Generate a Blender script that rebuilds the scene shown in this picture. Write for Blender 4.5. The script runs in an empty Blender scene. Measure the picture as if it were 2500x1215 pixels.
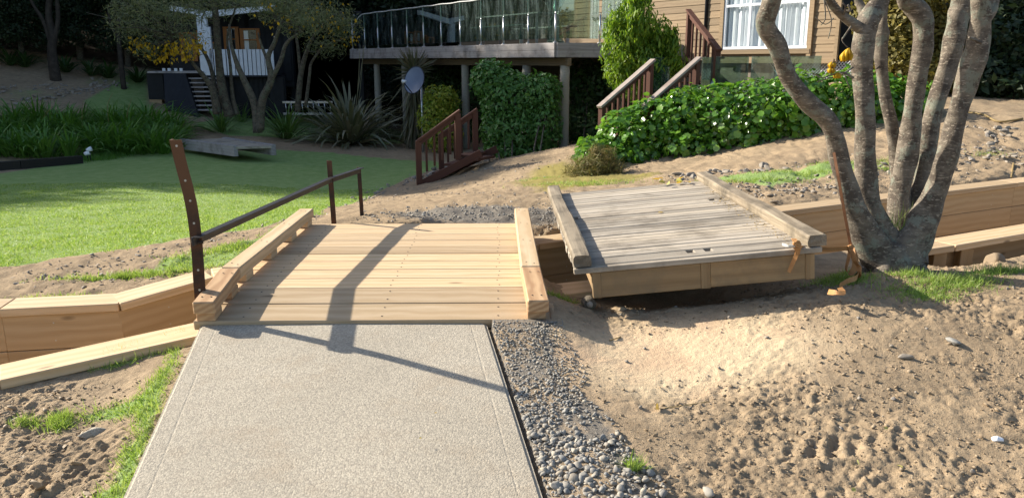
import bpy, math, random
import numpy as np
from mathutils import Matrix, Vector, Quaternion

scene = bpy.context.scene
random.seed(7)
rng = np.random.default_rng(11)
R = math.radians

# ------------------------------------------------------------------ camera
EYE = 1.13                                   # metres above the new bridge deck (z = 0)
PITCH, YAW, FPX = R(13.4), R(-0.98), 1925.0  # focal length in pixels of the 2500 wide photograph
cam_d = bpy.data.cameras.new('camera')
cam_d.sensor_width = 36.0
cam_d.lens = 36.0 * FPX / 2500.0
cam_d.clip_start, cam_d.clip_end = 0.05, 500.0
cam = bpy.data.objects.new('camera', cam_d)
scene.collection.objects.link(cam)
cam.location = (0, 0, EYE)
cam.rotation_euler = (R(90) - PITCH, 0, YAW)
scene.camera = cam

# ------------------------------------------------------------------ world, sun, exposure
SUN_ELEV = R(28.0)
SUN_DIR = Vector((-0.903 * math.cos(SUN_ELEV), 0.430 * math.cos(SUN_ELEV), math.sin(SUN_ELEV)))   # towards the sun
world = bpy.data.worlds.new('World')
scene.world = world
world.use_nodes = True
wn = world.node_tree
sky_n = wn.nodes.new('ShaderNodeTexSky')
sky_n.sky_type = 'NISHITA'
sky_n.sun_disc = False
sky_n.sun_elevation = SUN_ELEV
sky_n.sun_rotation = math.atan2(SUN_DIR.x, SUN_DIR.y)
sky_n.air_density, sky_n.dust_density = 1.0, 1.6
wn.nodes['Background'].inputs[1].default_value = 0.10
wn.links.new(sky_n.outputs[0], wn.nodes['Background'].inputs[0])
sun_d = bpy.data.lights.new('sun', 'SUN')
sun_d.energy = 5.0
sun_d.angle = R(0.55)
sun_d.color = (1.0, 0.925, 0.79)
sun = bpy.data.objects.new('sun', sun_d)
scene.collection.objects.link(sun)
sun.rotation_euler = SUN_DIR.to_track_quat('Z', 'Y').to_euler()
scene.view_settings.view_transform = 'Standard'
scene.view_settings.look = 'None'
scene.view_settings.gamma = 1.0
scene.view_settings.use_curve_mapping = False
scene.view_settings.exposure = 1.05

# ------------------------------------------------------------------ measuring helpers (photo pixel -> place in the yard)
def ray(u, v):
    a, b = (u - 1250) / FPX, (607.5 - v) / FPX
    d = (a, math.cos(PITCH) + b * math.sin(PITCH), -math.sin(PITCH) + b * math.cos(PITCH))
    c, s = math.cos(YAW), math.sin(YAW)
    return Vector((c * d[0] - s * d[1], s * d[0] + c * d[1], d[2]))
def at(u, v, Y):
    d = ray(u, v); t = Y / d.y
    return Vector((d.x * t, Y, EYE + d.z * t))
def gp(u, v, z=0.0):
    d = ray(u, v); t = (z - EYE) / d.z
    return Vector((d.x * t, d.y * t, z))

# ------------------------------------------------------------------ numpy noise
def vnoise(x, y, seed=0):
    xi, yi = np.floor(x).astype(np.int64), np.floor(y).astype(np.int64)
    xf, yf = x - xi, y - yi
    def h(a, b):
        n = (a * 374761393 + b * 668265263 + seed * 982451653) & 0xFFFFFFFF
        n = ((n ^ (n >> 13)) * 1274126177) & 0xFFFFFFFF
        return ((n ^ (n >> 16)) & 0xFFFF) / 65535.0
    u, v = xf * xf * (3 - 2 * xf), yf * yf * (3 - 2 * yf)
    return (h(xi, yi) * (1 - u) + h(xi + 1, yi) * u) * (1 - v) + (h(xi, yi + 1) * (1 - u) + h(xi + 1, yi + 1) * u) * v
def fbm(x, y, scale, octs=4, seed=0, gain=0.5):
    t, a, s = 0.0, 1.0, 0.0
    for i in range(octs):
        c, d = math.cos(i * 1.3), math.sin(i * 1.3)
        t = t + a * vnoise((x * c - y * d) * scale + 17 * i, (x * d + y * c) * scale - 9 * i, seed + i)
        s += a; a *= gain; scale *= 2.03
    return t / s
def sstep(a, b, x):
    t = np.clip((x - a) / (b - a), 0, 1)
    return t * t * (3 - 2 * t)

# ------------------------------------------------------------------ objects, things, parts
COL = scene.collection
def tag(o, label=None, cat=None, group=None, kind=None):
    if label: o['label'] = label
    if cat: o['category'] = cat
    if group: o['group'] = group
    if kind: o['kind'] = kind
    return o
def thing(name, label, cat, loc, group=None):
    o = bpy.data.objects.new(name, None)
    o.empty_display_size = 0.1
    COL.objects.link(o)
    o.location = loc
    return tag(o, label, cat, group)
def absloc(o):
    v = Vector((0, 0, 0))
    while o:
        v += o.location; o = o.parent
    return v
def link(name, me, parent=None, matrix=None):
    """link mesh data as an object; matrix is in world space, parents are never rotated unless mesh parts pass None"""
    o = bpy.data.objects.new(name, me)
    COL.objects.link(o)
    M = matrix if matrix is not None else Matrix.Identity(4)
    if parent is not None:
        o.parent = parent
        M = chain(parent).inverted() @ M
    o.matrix_basis = M
    return o
def chain(o):
    M = Matrix.Identity(4)
    while o:
        M = o.matrix_basis @ M; o = o.parent
    return M
def mesh(name, verts, faces, mat, smooth=False):
    me = bpy.data.meshes.new(name)
    verts = np.asarray(verts, dtype=np.float32)
    if isinstance(faces, np.ndarray):
        nf, k = faces.shape
        me.vertices.add(len(verts)); me.vertices.foreach_set('co', verts.ravel())
        me.loops.add(nf * k); me.loops.foreach_set('vertex_index', faces.astype(np.int32).ravel())
        me.polygons.add(nf)
        me.polygons.foreach_set('loop_start', np.arange(0, nf * k, k, dtype=np.int32))
        me.polygons.foreach_set('loop_total', np.full(nf, k, dtype=np.int32))
        me.update(calc_edges=True)
    else:
        me.from_pydata([tuple(v) for v in verts], [], faces)
        me.update()
    if smooth:
        me.polygons.foreach_set('use_smooth', np.ones(len(me.polygons), dtype=bool))
    if mat: me.materials.append(mat)
    return me

_cache = {}
def cbox_data(lx, ly, lz, c, m):
    """chamfered box, length on local x, centred on the origin"""
    key = (round(lx, 4), round(ly, 4), round(lz, 4), round(c, 4), m.name)
    if key in _cache: return _cache[key]
    hx, hy, hz = lx / 2, ly / 2, lz / 2
    c = min(c, hx * .45, hy * .45, hz * .45)
    V, idx = [], {}
    for sx in (-1, 1):
        for sy in (-1, 1):
            for sz in (-1, 1):
                for ax in range(3):
                    p = [sx * (hx - c), sy * (hy - c), sz * (hz - c)]
                    p[ax] = (sx * hx, sy * hy, sz * hz)[ax]
                    idx[(sx, sy, sz, ax)] = len(V); V.append(p)
    Fs = []
    def add(f):
        a, b, d = (Vector(V[f[0]]), Vector(V[f[1]]), Vector(V[f[2]]))
        n = (b - a).cross(d - a); cen = sum((Vector(V[i]) for i in f), Vector()) / len(f)
        Fs.append(f if n.dot(cen) > 0 else f[::-1])
    for s in (-1, 1):
        add([idx[(s, a, b, 0)] for a, b in ((-1, -1), (1, -1), (1, 1), (-1, 1))])
        add([idx[(a, s, b, 1)] for a, b in ((-1, -1), (1, -1), (1, 1), (-1, 1))])
        add([idx[(a, b, s, 2)] for a, b in ((-1, -1), (1, -1), (1, 1), (-1, 1))])
    for s in (-1, 1):
        for t in (-1, 1):
            add([idx[(s, t, -1, 0)], idx[(s, t, 1, 0)], idx[(s, t, 1, 1)], idx[(s, t, -1, 1)]])
            add([idx[(s, -1, t, 0)], idx[(s, 1, t, 0)], idx[(s, 1, t, 2)], idx[(s, -1, t, 2)]])
            add([idx[(-1, s, t, 1)], idx[(1, s, t, 1)], idx[(1, s, t, 2)], idx[(-1, s, t, 2)]])
            for q in (-1, 1):
                add([idx[(s, t, q, 0)], idx[(s, t, q, 1)], idx[(s, t, q, 2)]])
    me = mesh('timber', V, Fs, m)
    _cache[key] = me
    return me
def frame(p0, p1, up=(0, 0, 1)):
    p0, p1 = Vector(p0), Vector(p1)
    x = (p1 - p0).normalized(); u = Vector(up)
    if abs(x.dot(u.normalized())) > .98: u = Vector((0, 1, 0))
    y = u.cross(x).normalized(); z = x.cross(y)
    M = Matrix((x, y, z)).transposed().to_4x4()
    M.translation = (p0 + p1) / 2
    return M
def beam(name, p0, p1, w, h, m, parent=None, up=(0, 0, 1), c=.003, roll=0):
    """timber whose long axis runs p0 -> p1 (its centre line), w across, h along up"""
    L = (Vector(p1) - Vector(p0)).length
    M = frame(p0, p1, up)
    if roll: M = M @ Matrix.Rotation(roll, 4, 'X')
    return link(name, cbox_data(L, w, h, c, m), parent, M)
def boxo(name, lo, hi, m, parent=None, c=.003, up=None):
    lo, hi = Vector(lo), Vector(hi)
    d = hi - lo; ce = (lo + hi) / 2
    ax = max(range(3), key=lambda i: d[i])
    e = Vector((0, 0, 0)); e[ax] = d[ax] / 2
    if ax == 0: return beam(name, ce - e, ce + e, d.y, d.z, m, parent, (0, 0, 1), c)
    if ax == 1: return beam(name, ce - e, ce + e, d.x, d.z, m, parent, (0, 0, 1), c)
    return beam(name, ce - e, ce + e, d.x, d.y, m, parent, (0, 1, 0), c)

def smooth_path(P, Rr, k=5):
    P = [Vector(p) for p in P]
    out, rad = [], []
    n = len(P)
    for i in range(n - 1):
        a, b, c_, d = P[max(i - 1, 0)], P[i], P[i + 1], P[min(i + 2, n - 1)]
        for j in range(k):
            t = j / k
            out.append(.5 * ((2 * b) + (c_ - a) * t + (2 * a - 5 * b + 4 * c_ - d) * t * t + (3 * b - a - 3 * c_ + d) * t ** 3))
            rad.append(Rr[i] * (1 - t) + Rr[i + 1] * t)
    out.append(P[-1]); rad.append(Rr[-1])
    return out, rad
def tube_arrays(P, Rr, n=10, k=5, wob=0.0, seed=0, cap=True):
    if k > 1: P, Rr = smooth_path(P, Rr, k)
    else: P = [Vector(p) for p in P]
    V, Fs = [], []
    rr = random.Random(seed)
    ph = [rr.random() * 6.28 for _ in range(4)]
    nrm = None
    for i, p in enumerate(P):
        t = (P[min(i + 1, len(P) - 1)] - P[max(i - 1, 0)]).normalized()
        if nrm is None:
            nrm = t.orthogonal().normalized()
        nrm = (nrm - t * nrm.dot(t)).normalized()
        b = t.cross(nrm)
        for j in range(n):
            a = 2 * math.pi * j / n
            w = 1 + wob * (math.sin(2 * a + ph[0] + i * .35) * .5 + math.sin(3 * a + ph[1] - i * .5) * .4 + math.sin(i * .31 + ph[2] + a) * .5 + math.sin(i * .83 + ph[3] + 2 * a) * .18)
            V.append(p + (nrm * math.cos(a) + b * math.sin(a)) * Rr[i] * w)
    for i in range(len(P) - 1):
        for j in range(n):
            j2 = (j + 1) % n
            Fs.append([i * n + j, i * n + j2, (i + 1) * n + j2, (i + 1) * n + j])
    if cap:
        Fs.append(list(range(n))[::-1]); Fs.append([(len(P) - 1) * n + j for j in range(n)])
    return V, Fs
def tube(name, P, Rr, m, parent=None, n=10, k=5, wob=0.0, seed=0, cap=True):
    if not hasattr(Rr, '__len__'): Rr = [Rr] * len(P)
    V, Fs = tube_arrays(P, Rr, n, k, wob, seed, cap)
    return link(name, mesh(name, V, Fs, m, True), parent)
class MB:
    """collects several shapes into one mesh"""
    def __init__(s): s.V, s.F = [], []
    def add(s, V, Fs):
        o = len(s.V); s.V += [tuple(v) for v in V]; s.F += [[i + o for i in f] for f in Fs]; return s
    def box(s, lo, hi):
        (a, b, c), (d, e, f) = lo, hi
        return s.add([(a, b, c), (d, b, c), (d, e, c), (a, e, c), (a, b, f), (d, b, f), (d, e, f), (a, e, f)],
                     [[3, 2, 1, 0], [4, 5, 6, 7], [0, 1, 5, 4], [1, 2, 6, 5], [2, 3, 7, 6], [3, 0, 4, 7]])
    def prism(s, poly, d):
        """poly: list of 3D points (planar), extruded by vector d"""
        n = len(poly); d = Vector(d)
        V = [Vector(p) for p in poly] + [Vector(p) + d for p in poly]
        Fs = [list(range(n))[::-1], [n + i for i in range(n)]] + [[i, (i + 1) % n, n + (i + 1) % n, n + i] for i in range(n)]
        return s.add(V, Fs)
    def tube(s, P, Rr, n=8, k=4, wob=0, seed=0):
        if not hasattr(Rr, '__len__'): Rr = [Rr] * len(P)
        return s.add(*tube_arrays(P, Rr, n, k, wob, seed))
    def obj(s, name, m, parent=None, smooth=False):
        me = mesh(name, s.V, s.F, m, smooth)
        return link(name, me, parent)

# ------------------------------------------------------------------ materials
class NT:
    def __init__(s, name):
        s.m = bpy.data.materials.new(name); s.m.use_nodes = True
        s.t = s.m.node_tree; s.b = s.t.nodes['Principled BSDF']; s.out = s.t.nodes['Material Output']
        s.b.inputs['Roughness'].default_value = .8
        s.b.inputs['Specular IOR Level'].default_value = .3
    def n(s, typ, ins=None, **kw):
        nd = s.t.nodes.new('ShaderNode' + typ)
        for k, v in kw.items(): setattr(nd, k, v)
        for k, v in (ins or {}).items(): s.set(nd.inputs[k], v)
        return nd
    def set(s, sock, v):
        if isinstance(v, bpy.types.NodeSocket): s.t.links.new(v, sock)
        elif isinstance(v, bpy.types.Node): s.t.links.new(v.outputs[0], sock)
        else: sock.default_value = v
    def ramp(s, fac, stops):
        r = s.n('ValToRGB', {0: fac})
        el = r.color_ramp.elements
        while len(el) < len(stops): el.new(.5)
        for e, (p, c) in zip(el, stops):
            e.position = p; e.color = (*c, 1) if len(c) == 3 else c
        return r.outputs[0]
    def mix(s, fac, a, b, mode='MIX'):
        nd = s.n('Mix', data_type='RGBA', blend_type=mode)
        s.set(nd.inputs[0], fac)
        for sock, v in ((nd.inputs[6], a), (nd.inputs[7], b)):
            s.set(sock, (*v, 1) if isinstance(v, tuple) and len(v) == 3 else v)
        return nd.outputs[2]
    def math(s, op, a, b=0.0, c=None):
        nd = s.n('Math', operation=op); s.set(nd.inputs[0], a); s.set(nd.inputs[1], b)
        if c is not None: s.set(nd.inputs[2], c)
        return nd.outputs[0]
    def noise(s, vec, scale, detail=4, rough=.55, dist=0.0, out=0):
        nd = s.n('TexNoise', {'Vector': vec, 'Scale': scale, 'Detail': detail, 'Roughness': rough, 'Distortion': dist})
        return nd.outputs[out]
    def coord(s, which='Object'): return s.n('TexCoord').outputs[which]
    def mapping(s, vec, scale=(1, 1, 1), loc=(0, 0, 0)):
        return s.n('Mapping', {'Vector': vec, 'Scale': scale, 'Location': loc}).outputs[0]
    def rnd_vec(s, vec, k=37.0):
        r = s.n('ObjectInfo').outputs['Random']
        sc = s.n('VectorMath', operation='SCALE'); sc.inputs[0].default_value = (1, .37, .71); s.set(sc.inputs['Scale'], s.math('MULTIPLY', r, k))
        ad = s.n('VectorMath', operation='ADD'); s.set(ad.inputs[0], vec); s.set(ad.inputs[1], sc.outputs[0])
        return ad.outputs[0]
    def bump(s, h, strength=.4, dist=.01):
        nd = s.n('Bump', {'Height': h, 'Strength': strength, 'Distance': dist}); s.set(s.b.inputs['Normal'], nd.outputs[0]); return nd
    def col(s, c): s.set(s.b.inputs['Base Color'], (*c, 1) if isinstance(c, tuple) and len(c) == 3 else c)
    def rough(s, v): s.set(s.b.inputs['Roughness'], v)

def wood(name, light, dark, tint, ring=9.0, knots=True, var=.25, stain=None, grain=.5, bumpd=.002):
    t = NT(name)
    v = t.rnd_vec(t.coord())
    rnd = t.n('ObjectInfo').outputs['Random']
    ringv = t.mapping(v, (.35, 1, 1))
    wv = t.n('TexWave', {'Vector': ringv, 'Scale': ring, 'Distortion': 5.0, 'Detail': 2.5, 'Detail Scale': .9, 'Detail Roughness': .55}, wave_type='RINGS', rings_direction='X')
    fine = t.noise(t.mapping(v, (3, 130, 130)), 1.0, 4, .6)
    broad = t.noise(t.mapping(v, (1.2, 6, 6)), 1.0, 3, .5)
    g = t.math('MULTIPLY_ADD', wv.outputs[1], grain, t.math('MULTIPLY', fine, 1 - grain))
    c = t.mix(t.ramp(g, [(.2, (0, 0, 0)), (.85, (1, 1, 1))]), dark, light)
    c = t.mix(t.ramp(broad, [(.35, (0, 0, 0)), (.7, (1, 1, 1))]), c, t.mix(.6, c, tint))
    c = t.mix(1.0, c, t.ramp(rnd, [(0, (1 - var,) * 3), (.5, (1, 1, 1)), (1, (1 + var * .3, 1 + var * .2, 1 + var * .05))]), 'MULTIPLY')
    if knots:
        vo = t.n('TexVoronoi', {'Vector': t.mapping(v, (2.3, 6.5, 6.5)), 'Scale': 1.0, 'Randomness': 1.0})
        kn = t.ramp(vo.outputs['Distance'], [(.05, (1, 1, 1)), (.12, (0, 0, 0))])
        pick = t.math('GREATER_THAN', t.n('SeparateColor', {0: vo.outputs['Color']}).outputs[0], .62)
        c = t.mix(t.math('MULTIPLY', t.math('MULTIPLY', kn, pick), .75), c, tuple(x * .35 for x in dark))
    if stain:
        geo = t.n('NewGeometry').outputs['Position']
        st = t.noise(geo, 3.0, 6, .65)
        c = t.mix(t.ramp(st, [(.48, (0, 0, 0)), (.72, (1, 1, 1))]), c, stain)
    t.col(c)
    t.rough(.75)
    t.bump(t.math('MULTIPLY_ADD', fine, .7, t.math('MULTIPLY', wv.outputs[1], .3)), .5, bumpd)
    return t.m

def flat(name, c, rough=.6, metal=0.0, var=.12, nscale=6, bump=0.0, spec=.3):
    t = NT(name)
    v = t.coord('Object')
    n = t.noise(t.rnd_vec(v), nscale, 5, .6)
    t.col(t.mix(t.ramp(n, [(.3, (0, 0, 0)), (.75, (1, 1, 1))]), tuple(x * (1 - var) for x in c), tuple(min(1, x * (1 + var)) for x in c)))
    t.rough(rough); t.b.inputs['Metallic'].default_value = metal
    t.b.inputs['Specular IOR Level'].default_value = spec
    if bump: t.bump(t.noise(v, nscale * 8, 4, .6), bump, .004)
    return t.m

def leafmat(name, stops, rough=.45, trans=.3, spec=.35, tboost=1.5):
    """colour differs leaf by leaf; light passes through"""
    t = NT(name)
    r = t.n('NewGeometry').outputs['Random Per Island']
    rnd = t.n('ObjectInfo').outputs['Random']
    f = t.math('FRACT', t.math('MULTIPLY_ADD', rnd, 7.3, r))
    n = len(stops)
    c = t.ramp(f, [(i / (n - 1), s) for i, s in enumerate(stops)])
    t.col(c); t.rough(rough); t.b.inputs['Specular IOR Level'].default_value = spec
    tr = t.n('BsdfTranslucent', {0: t.mix(1.0, c, (tboost, tboost, tboost * .55), 'MULTIPLY')})
    mx = t.n('MixShader', {0: trans, 1: t.b.outputs[0], 2: tr.outputs[0]})
    t.t.links.new(mx.outputs[0], t.out.inputs[0])
    return t.m

M = {}
M['pine'] = wood('new_pine', (.64, .49, .325), (.47, .335, .19), (.55, .385, .225), ring=9, var=.28, grain=.42)
M['pine_wall'] = wood('new_pine_wall', (.48, .355, .215), (.37, .255, .135), (.44, .31, .175), ring=6, var=.15, grain=.35)
M['pine_red'] = wood('pine_heart', (.54, .36, .205), (.36, .21, .11), (.48, .30, .165), ring=12, var=.1, grain=.6)
M['old'] = wood('weathered_deck', (.50, .445, .375), (.22, .185, .145), (.42, .37, .30), ring=7, knots=False, var=.35, stain=(.15, .125, .095), grain=.25, bumpd=.004)
M['old_rail'] = wood('weathered_rail', (.42, .35, .26), (.10, .075, .05), (.30, .25, .18), ring=7, knots=False, var=.2, stain=(.065, .055, .04), grain=.2, bumpd=.007)
M['old_side'] = wood('old_bearer', (.40, .27, .14), (.25, .155, .075), (.31, .22, .12), ring=5, var=.2, stain=(.19, .14, .085), grain=.35)
M['brown'] = wood('brown_stain', (.115, .045, .028), (.065, .025, .016), (.10, .045, .03), knots=False, var=.25, grain=.2)
M['brown_grey'] = wood('worn_handrail', (.46, .40, .36), (.24, .19, .16), (.36, .30, .26), knots=False, var=.2, grain=.2, stain=(.22, .15, .12))
M['house'] = wood('house_board', (.34, .25, .155), (.205, .143, .083), (.28, .20, .12), ring=5, knots=False, var=.25, grain=.25)
M['fascia'] = wood('grey_fascia', (.46, .425, .42), (.29, .265, .26), (.36, .33, .315), ring=5, knots=False, var=.2, stain=(.14, .12, .11), grain=.25)
M['beamwood'] = wood('deck_beam', (.25, .18, .11), (.14, .10, .06), (.2, .15, .1), knots=False, var=.2)
M['pole'] = wood('round_pole', (.42, .39, .34), (.25, .23, .195), (.29, .30, .25), ring=14, knots=True, var=.2, grain=.2)
M['bark_black'] = flat('shade_dark_bark', (.045, .036, .028), .85, var=.5, nscale=9, bump=.6)  # near-black base colour stands in for the shade on the forest-edge trunks
M['black'] = flat('black_stain', (.012, .013, .016), .6, var=.3)
M['blackwood'] = wood('black_sleeper', (.03, .027, .022), (.014, .012, .01), (.03, .025, .02), knots=False)
M['white'] = flat('white_paint', (.74, .76, .80), .5, var=.06)
M['alu'] = flat('white_aluminium', (.80, .82, .86), .35, var=.03)
M['steel'] = flat('steel', (.55, .56, .58), .3, .9, .05)
M['orangewood'] = flat('varnished_frame', (.35, .13, .03), .4)
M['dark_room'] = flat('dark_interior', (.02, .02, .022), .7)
M['dish'] = flat('dish_grey', (.15, .19, .29), .3, var=.1, spec=.6)  # blue of the reflected sky is put into the base colour
M['dishdark'] = flat('dish_rim', (.03, .035, .05), .5)
M['cable'] = flat('white_hose', (.6, .6, .58), .4)
M['stonebase'] = flat('plaster_base', (.20, .17, .14), .9, var=.25, bump=.5)
M['straw'] = leafmat('dry_stalk', [(.38, .28, .13), (.28, .2, .09)], .7, .15)
M['curtain'] = flat('curtain', (.82, .83, .86), .85, var=.03)

def rustmat():
    t = NT('rusty_steel')
    v = t.rnd_vec(t.coord())
    n = t.noise(v, 9, 6, .65); n2 = t.noise(v, 60, 4, .6)
    geo = t.n('NewGeometry').outputs['Position']
    c = t.mix(t.ramp(n, [(.38, (0, 0, 0)), (.62, (1, 1, 1))]), (.032, .025, .022), (.10, .045, .024))
    z = t.n('SeparateXYZ', {0: geo}).outputs[2]
    c = t.mix(t.ramp(t.math('MULTIPLY_ADD', n, .35, z), [(.45, (0, 0, 0)), (.75, (1, 1, 1))]), c, (.135, .07, .038))
    t.col(c); t.rough(.7); t.b.inputs['Metallic'].default_value = .25
    t.bump(n2, .4, .002)
    return t.m
M['rust'] = rustmat()
M['iron'] = flat('dark_painted_iron', (.035, .033, .035), .45, .3, .35, 14, .2)
M['galv'] = flat('galvanised_hole', (.5, .48, .42), .5, .3)

def concrete():
    t = NT('exposed_concrete')
    v = t.coord()
    big = t.noise(v, 2.2, 4, .6)
    sp = t.n('TexVoronoi', {'Vector': v, 'Scale': 170.0, 'Randomness': 1.0})
    sp2 = t.n('TexVoronoi', {'Vector': v, 'Scale': 95.0, 'Randomness': 1.0})
    fine = t.noise(v, 160, 3, .6)
    c = t.mix(t.ramp(big, [(.3, (0, 0, 0)), (.7, (1, 1, 1))]), (.385, .34, .27), (.45, .40, .32))
    peb = t.n('SeparateColor', {0: sp.outputs['Color']}).outputs[0]
    c = t.mix(.34, c, t.mix(1.0, c, t.ramp(peb, [(0, (.35, .35, .36)), (.35, (.85, .83, .8)), (1, (1.35, 1.32, 1.28))]), 'MULTIPLY'))
    c = t.mix(t.ramp(sp2.outputs['Distance'], [(.35, (0, 0, 0)), (.75, (.45, .45, .45))]), c, (.20, .18, .15))
    dirt = t.noise(v, 4.5, 6, .7)
    c = t.mix(t.ramp(dirt, [(.52, (0, 0, 0)), (.75, (.55, .55, .55))]), c, (.30, .235, .165))
    c = t.mix(t.ramp(t.noise(v, 38, 3, .6), [(.70, (0, 0, 0)), (.78, (.7, .7, .7))]), c, (.14, .12, .10))
    t.col(c); t.rough(.9)
    h = t.math('MULTIPLY_ADD', sp.outputs['Distance'], -.7, t.math('MULTIPLY', fine, .35))
    t.bump(h, .4, .005)
    return t.m
M['concrete'] = concrete()

def groundmat(name, far=False):
    """bare soil; the float attribute 'grass' says where turf grows, 'saw' where sawdust lies, 'grit' where grey gravel fines lie"""
    t = NT(name)
    v = t.coord()
    big = t.noise(v, 1.1, 5, .6); mid = t.noise(v, 9, 5, .62); fine = t.noise(v, 70, 4, .65)
    c = t.mix(t.ramp(big, [(.3, (0, 0, 0)), (.7, (1, 1, 1))]), (.325, .237, .15), (.405, .302, .193))
    c = t.mix(t.ramp(mid, [(.3, (1, 1, 1)), (.6, (0, 0, 0))]), c, (.24, .178, .115))
    c = t.mix(t.ramp(fine, [(.5, (0, 0, 0)), (.78, (.6, .6, .6))]), c, (.45, .355, .24))
    c = t.mix(t.ramp(t.noise(v, 2.6, 5, .7), [(.50, (0, 0, 0)), (.68, (.5, .5, .5))]), c, (.19, .14, .093))
    saw = t.n('Attribute', attribute_name='saw').outputs['Fac']
    sn = t.noise(v, 26, 5, .7)
    sc = t.mix(t.ramp(t.noise(v, 3.2, 3), [(.4, (0, 0, 0)), (.62, (1, 1, 1))]), (.64, .50, .325), (.58, .415, .27))
    c = t.mix(t.ramp(t.math('MULTIPLY_ADD', sn, .55, t.math('SUBTRACT', saw, .25)), [(.18, (0, 0, 0)), (.72, (.9, .9, .9))]), c, sc)
    grit = t.n('Attribute', attribute_name='grit').outputs['Fac']
    c = t.mix(t.ramp(t.math('MULTIPLY_ADD', sn, .6, t.math('SUBTRACT', grit, .3)), [(.3, (0, 0, 0)), (.55, (1, 1, 1))]), c, t.mix(fine, (.11, .098, .085), (.29, .255, .21)))
    gr = t.n('Attribute', attribute_name='grass').outputs['Fac']
    gn = t.noise(v, 5.5, 5, .65); gf = t.noise(v, 45, 4, .7)
    gc = t.mix(gf, (.15, .24, .06), (.27, .37, .13))
    gc = t.mix(t.ramp(gn, [(.4, (0, 0, 0)), (.75, (.8, .8, .8))]), gc, (.33, .40, .17))
    c = t.mix(t.ramp(t.math('MULTIPLY_ADD', t.noise(v, 12, 5, .7), .5, t.math('SUBTRACT', gr, .25)), [(.38, (0, 0, 0)), (.58, (1, 1, 1))]), c, gc)
    moss = t.n('Attribute', attribute_name='moss').outputs['Fac']
    c = t.mix(t.math('MULTIPLY', t.ramp(t.math('MULTIPLY_ADD', t.noise(v, 7, 5, .7), .6, t.math('SUBTRACT', moss, .3)), [(.35, (0, 0, 0)), (.6, (1, 1, 1))]), .75), c, (.24, .21, .045))
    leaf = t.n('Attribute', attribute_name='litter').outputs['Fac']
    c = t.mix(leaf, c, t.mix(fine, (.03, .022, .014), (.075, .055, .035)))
    t.col(c); t.rough(.95)
    t.b.inputs['Specular IOR Level'].default_value = .12
    t.bump(t.math('MULTIPLY_ADD', mid, .4, t.math('MULTIPLY_ADD', fine, .6, t.math('MULTIPLY', t.noise(v, 210, 3, .7), .35))), .7, .024 if far else .016)
    return t.m
M['soil'] = groundmat('soil')
M['soil_far'] = groundmat('soil_and_lawn', True)

def stonemat(name, cols):
    t = NT(name)
    r = t.n('NewGeometry').outputs['Random Per Island']; o = t.n('ObjectInfo').outputs['Random']
    f = t.math('FRACT', t.math('MULTIPLY_ADD', o, 9.1, r))
    c = t.ramp(f, [(i / (len(cols) - 1), x) for i, x in enumerate(cols)])
    n = t.noise(t.coord(), 40, 4, .6)
    c = t.mix(t.math('MULTIPLY', n, .4), c, t.mix(1.0, c, (.55, .55, .55), 'MULTIPLY'))
    t.col(c); t.rough(.7); t.bump(n, .2, .003)
    return t.m
M['pebble'] = stonemat('river_gravel', [(.19, .185, .178), (.30, .28, .245), (.235, .23, .22), (.38, .335, .27), (.265, .26, .245), (.44, .39, .31), (.21, .195, .175), (.33, .28, .215)])
M['rock'] = stonemat('pale_rock', [(.30, .255, .20), (.24, .21, .175), (.36, .31, .25), (.27, .24, .21)])
M['clod'] = stonemat('soil_clod', [(.26, .19, .122), (.31, .235, .155), (.37, .285, .19), (.225, .165, .105)])

def barkmat(name, light, dark, lichen, band=1.0):
    t = NT(name)
    v = t.coord()
    ring = t.noise(t.mapping(v, (26, 26, 85)), 1.0, 4, .65)
    patch = t.noise(t.mapping(v, (9, 9, 14)), 1.0, 5, .65)
    fine = t.noise(v, 110, 4, .7)
    c = t.mix(t.ramp(patch, [(.42, (0, 0, 0)), (.58, (1, 1, 1))]), dark, light)
    c = t.mix(t.math('MULTIPLY', t.ramp(ring, [(.60, (0, 0, 0)), (.66, (1, 1, 1))]), .7 * band), c, tuple(min(1, x * 1.6) for x in light))
    c = t.mix(t.math('MULTIPLY', t.ramp(ring, [(.30, (1, 1, 1)), (.38, (0, 0, 0))]), .45 * band), c, tuple(x * .45 for x in dark))
    fl = t.noise(t.mapping(v, (34, 34, 110)), 1.0, 2, .5)
    c = t.mix(t.math('MULTIPLY', t.ramp(fl, [(.60, (0, 0, 0)), (.65, (1, 1, 1))]), .75), c, tuple(min(1, x * 1.9) for x in light))
    ln = t.noise(v, 8.5, 8, .75)
    c = t.mix(t.ramp(ln, [(.53, (0, 0, 0)), (.58, (.85, .85, .85))]), c, lichen)
    t.col(c); t.rough(.85)
    t.bump(t.math('MULTIPLY_ADD', fine, .6, t.math('MULTIPLY_ADD', ring, .25, t.math('MULTIPLY', patch, .9))), .9, .008)
    return t.m
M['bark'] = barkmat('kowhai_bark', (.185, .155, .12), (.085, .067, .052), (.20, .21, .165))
M['bark_dark'] = barkmat('shaded_bark', (.12, .10, .075), (.06, .05, .038), (.12, .13, .09), .6)

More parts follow.
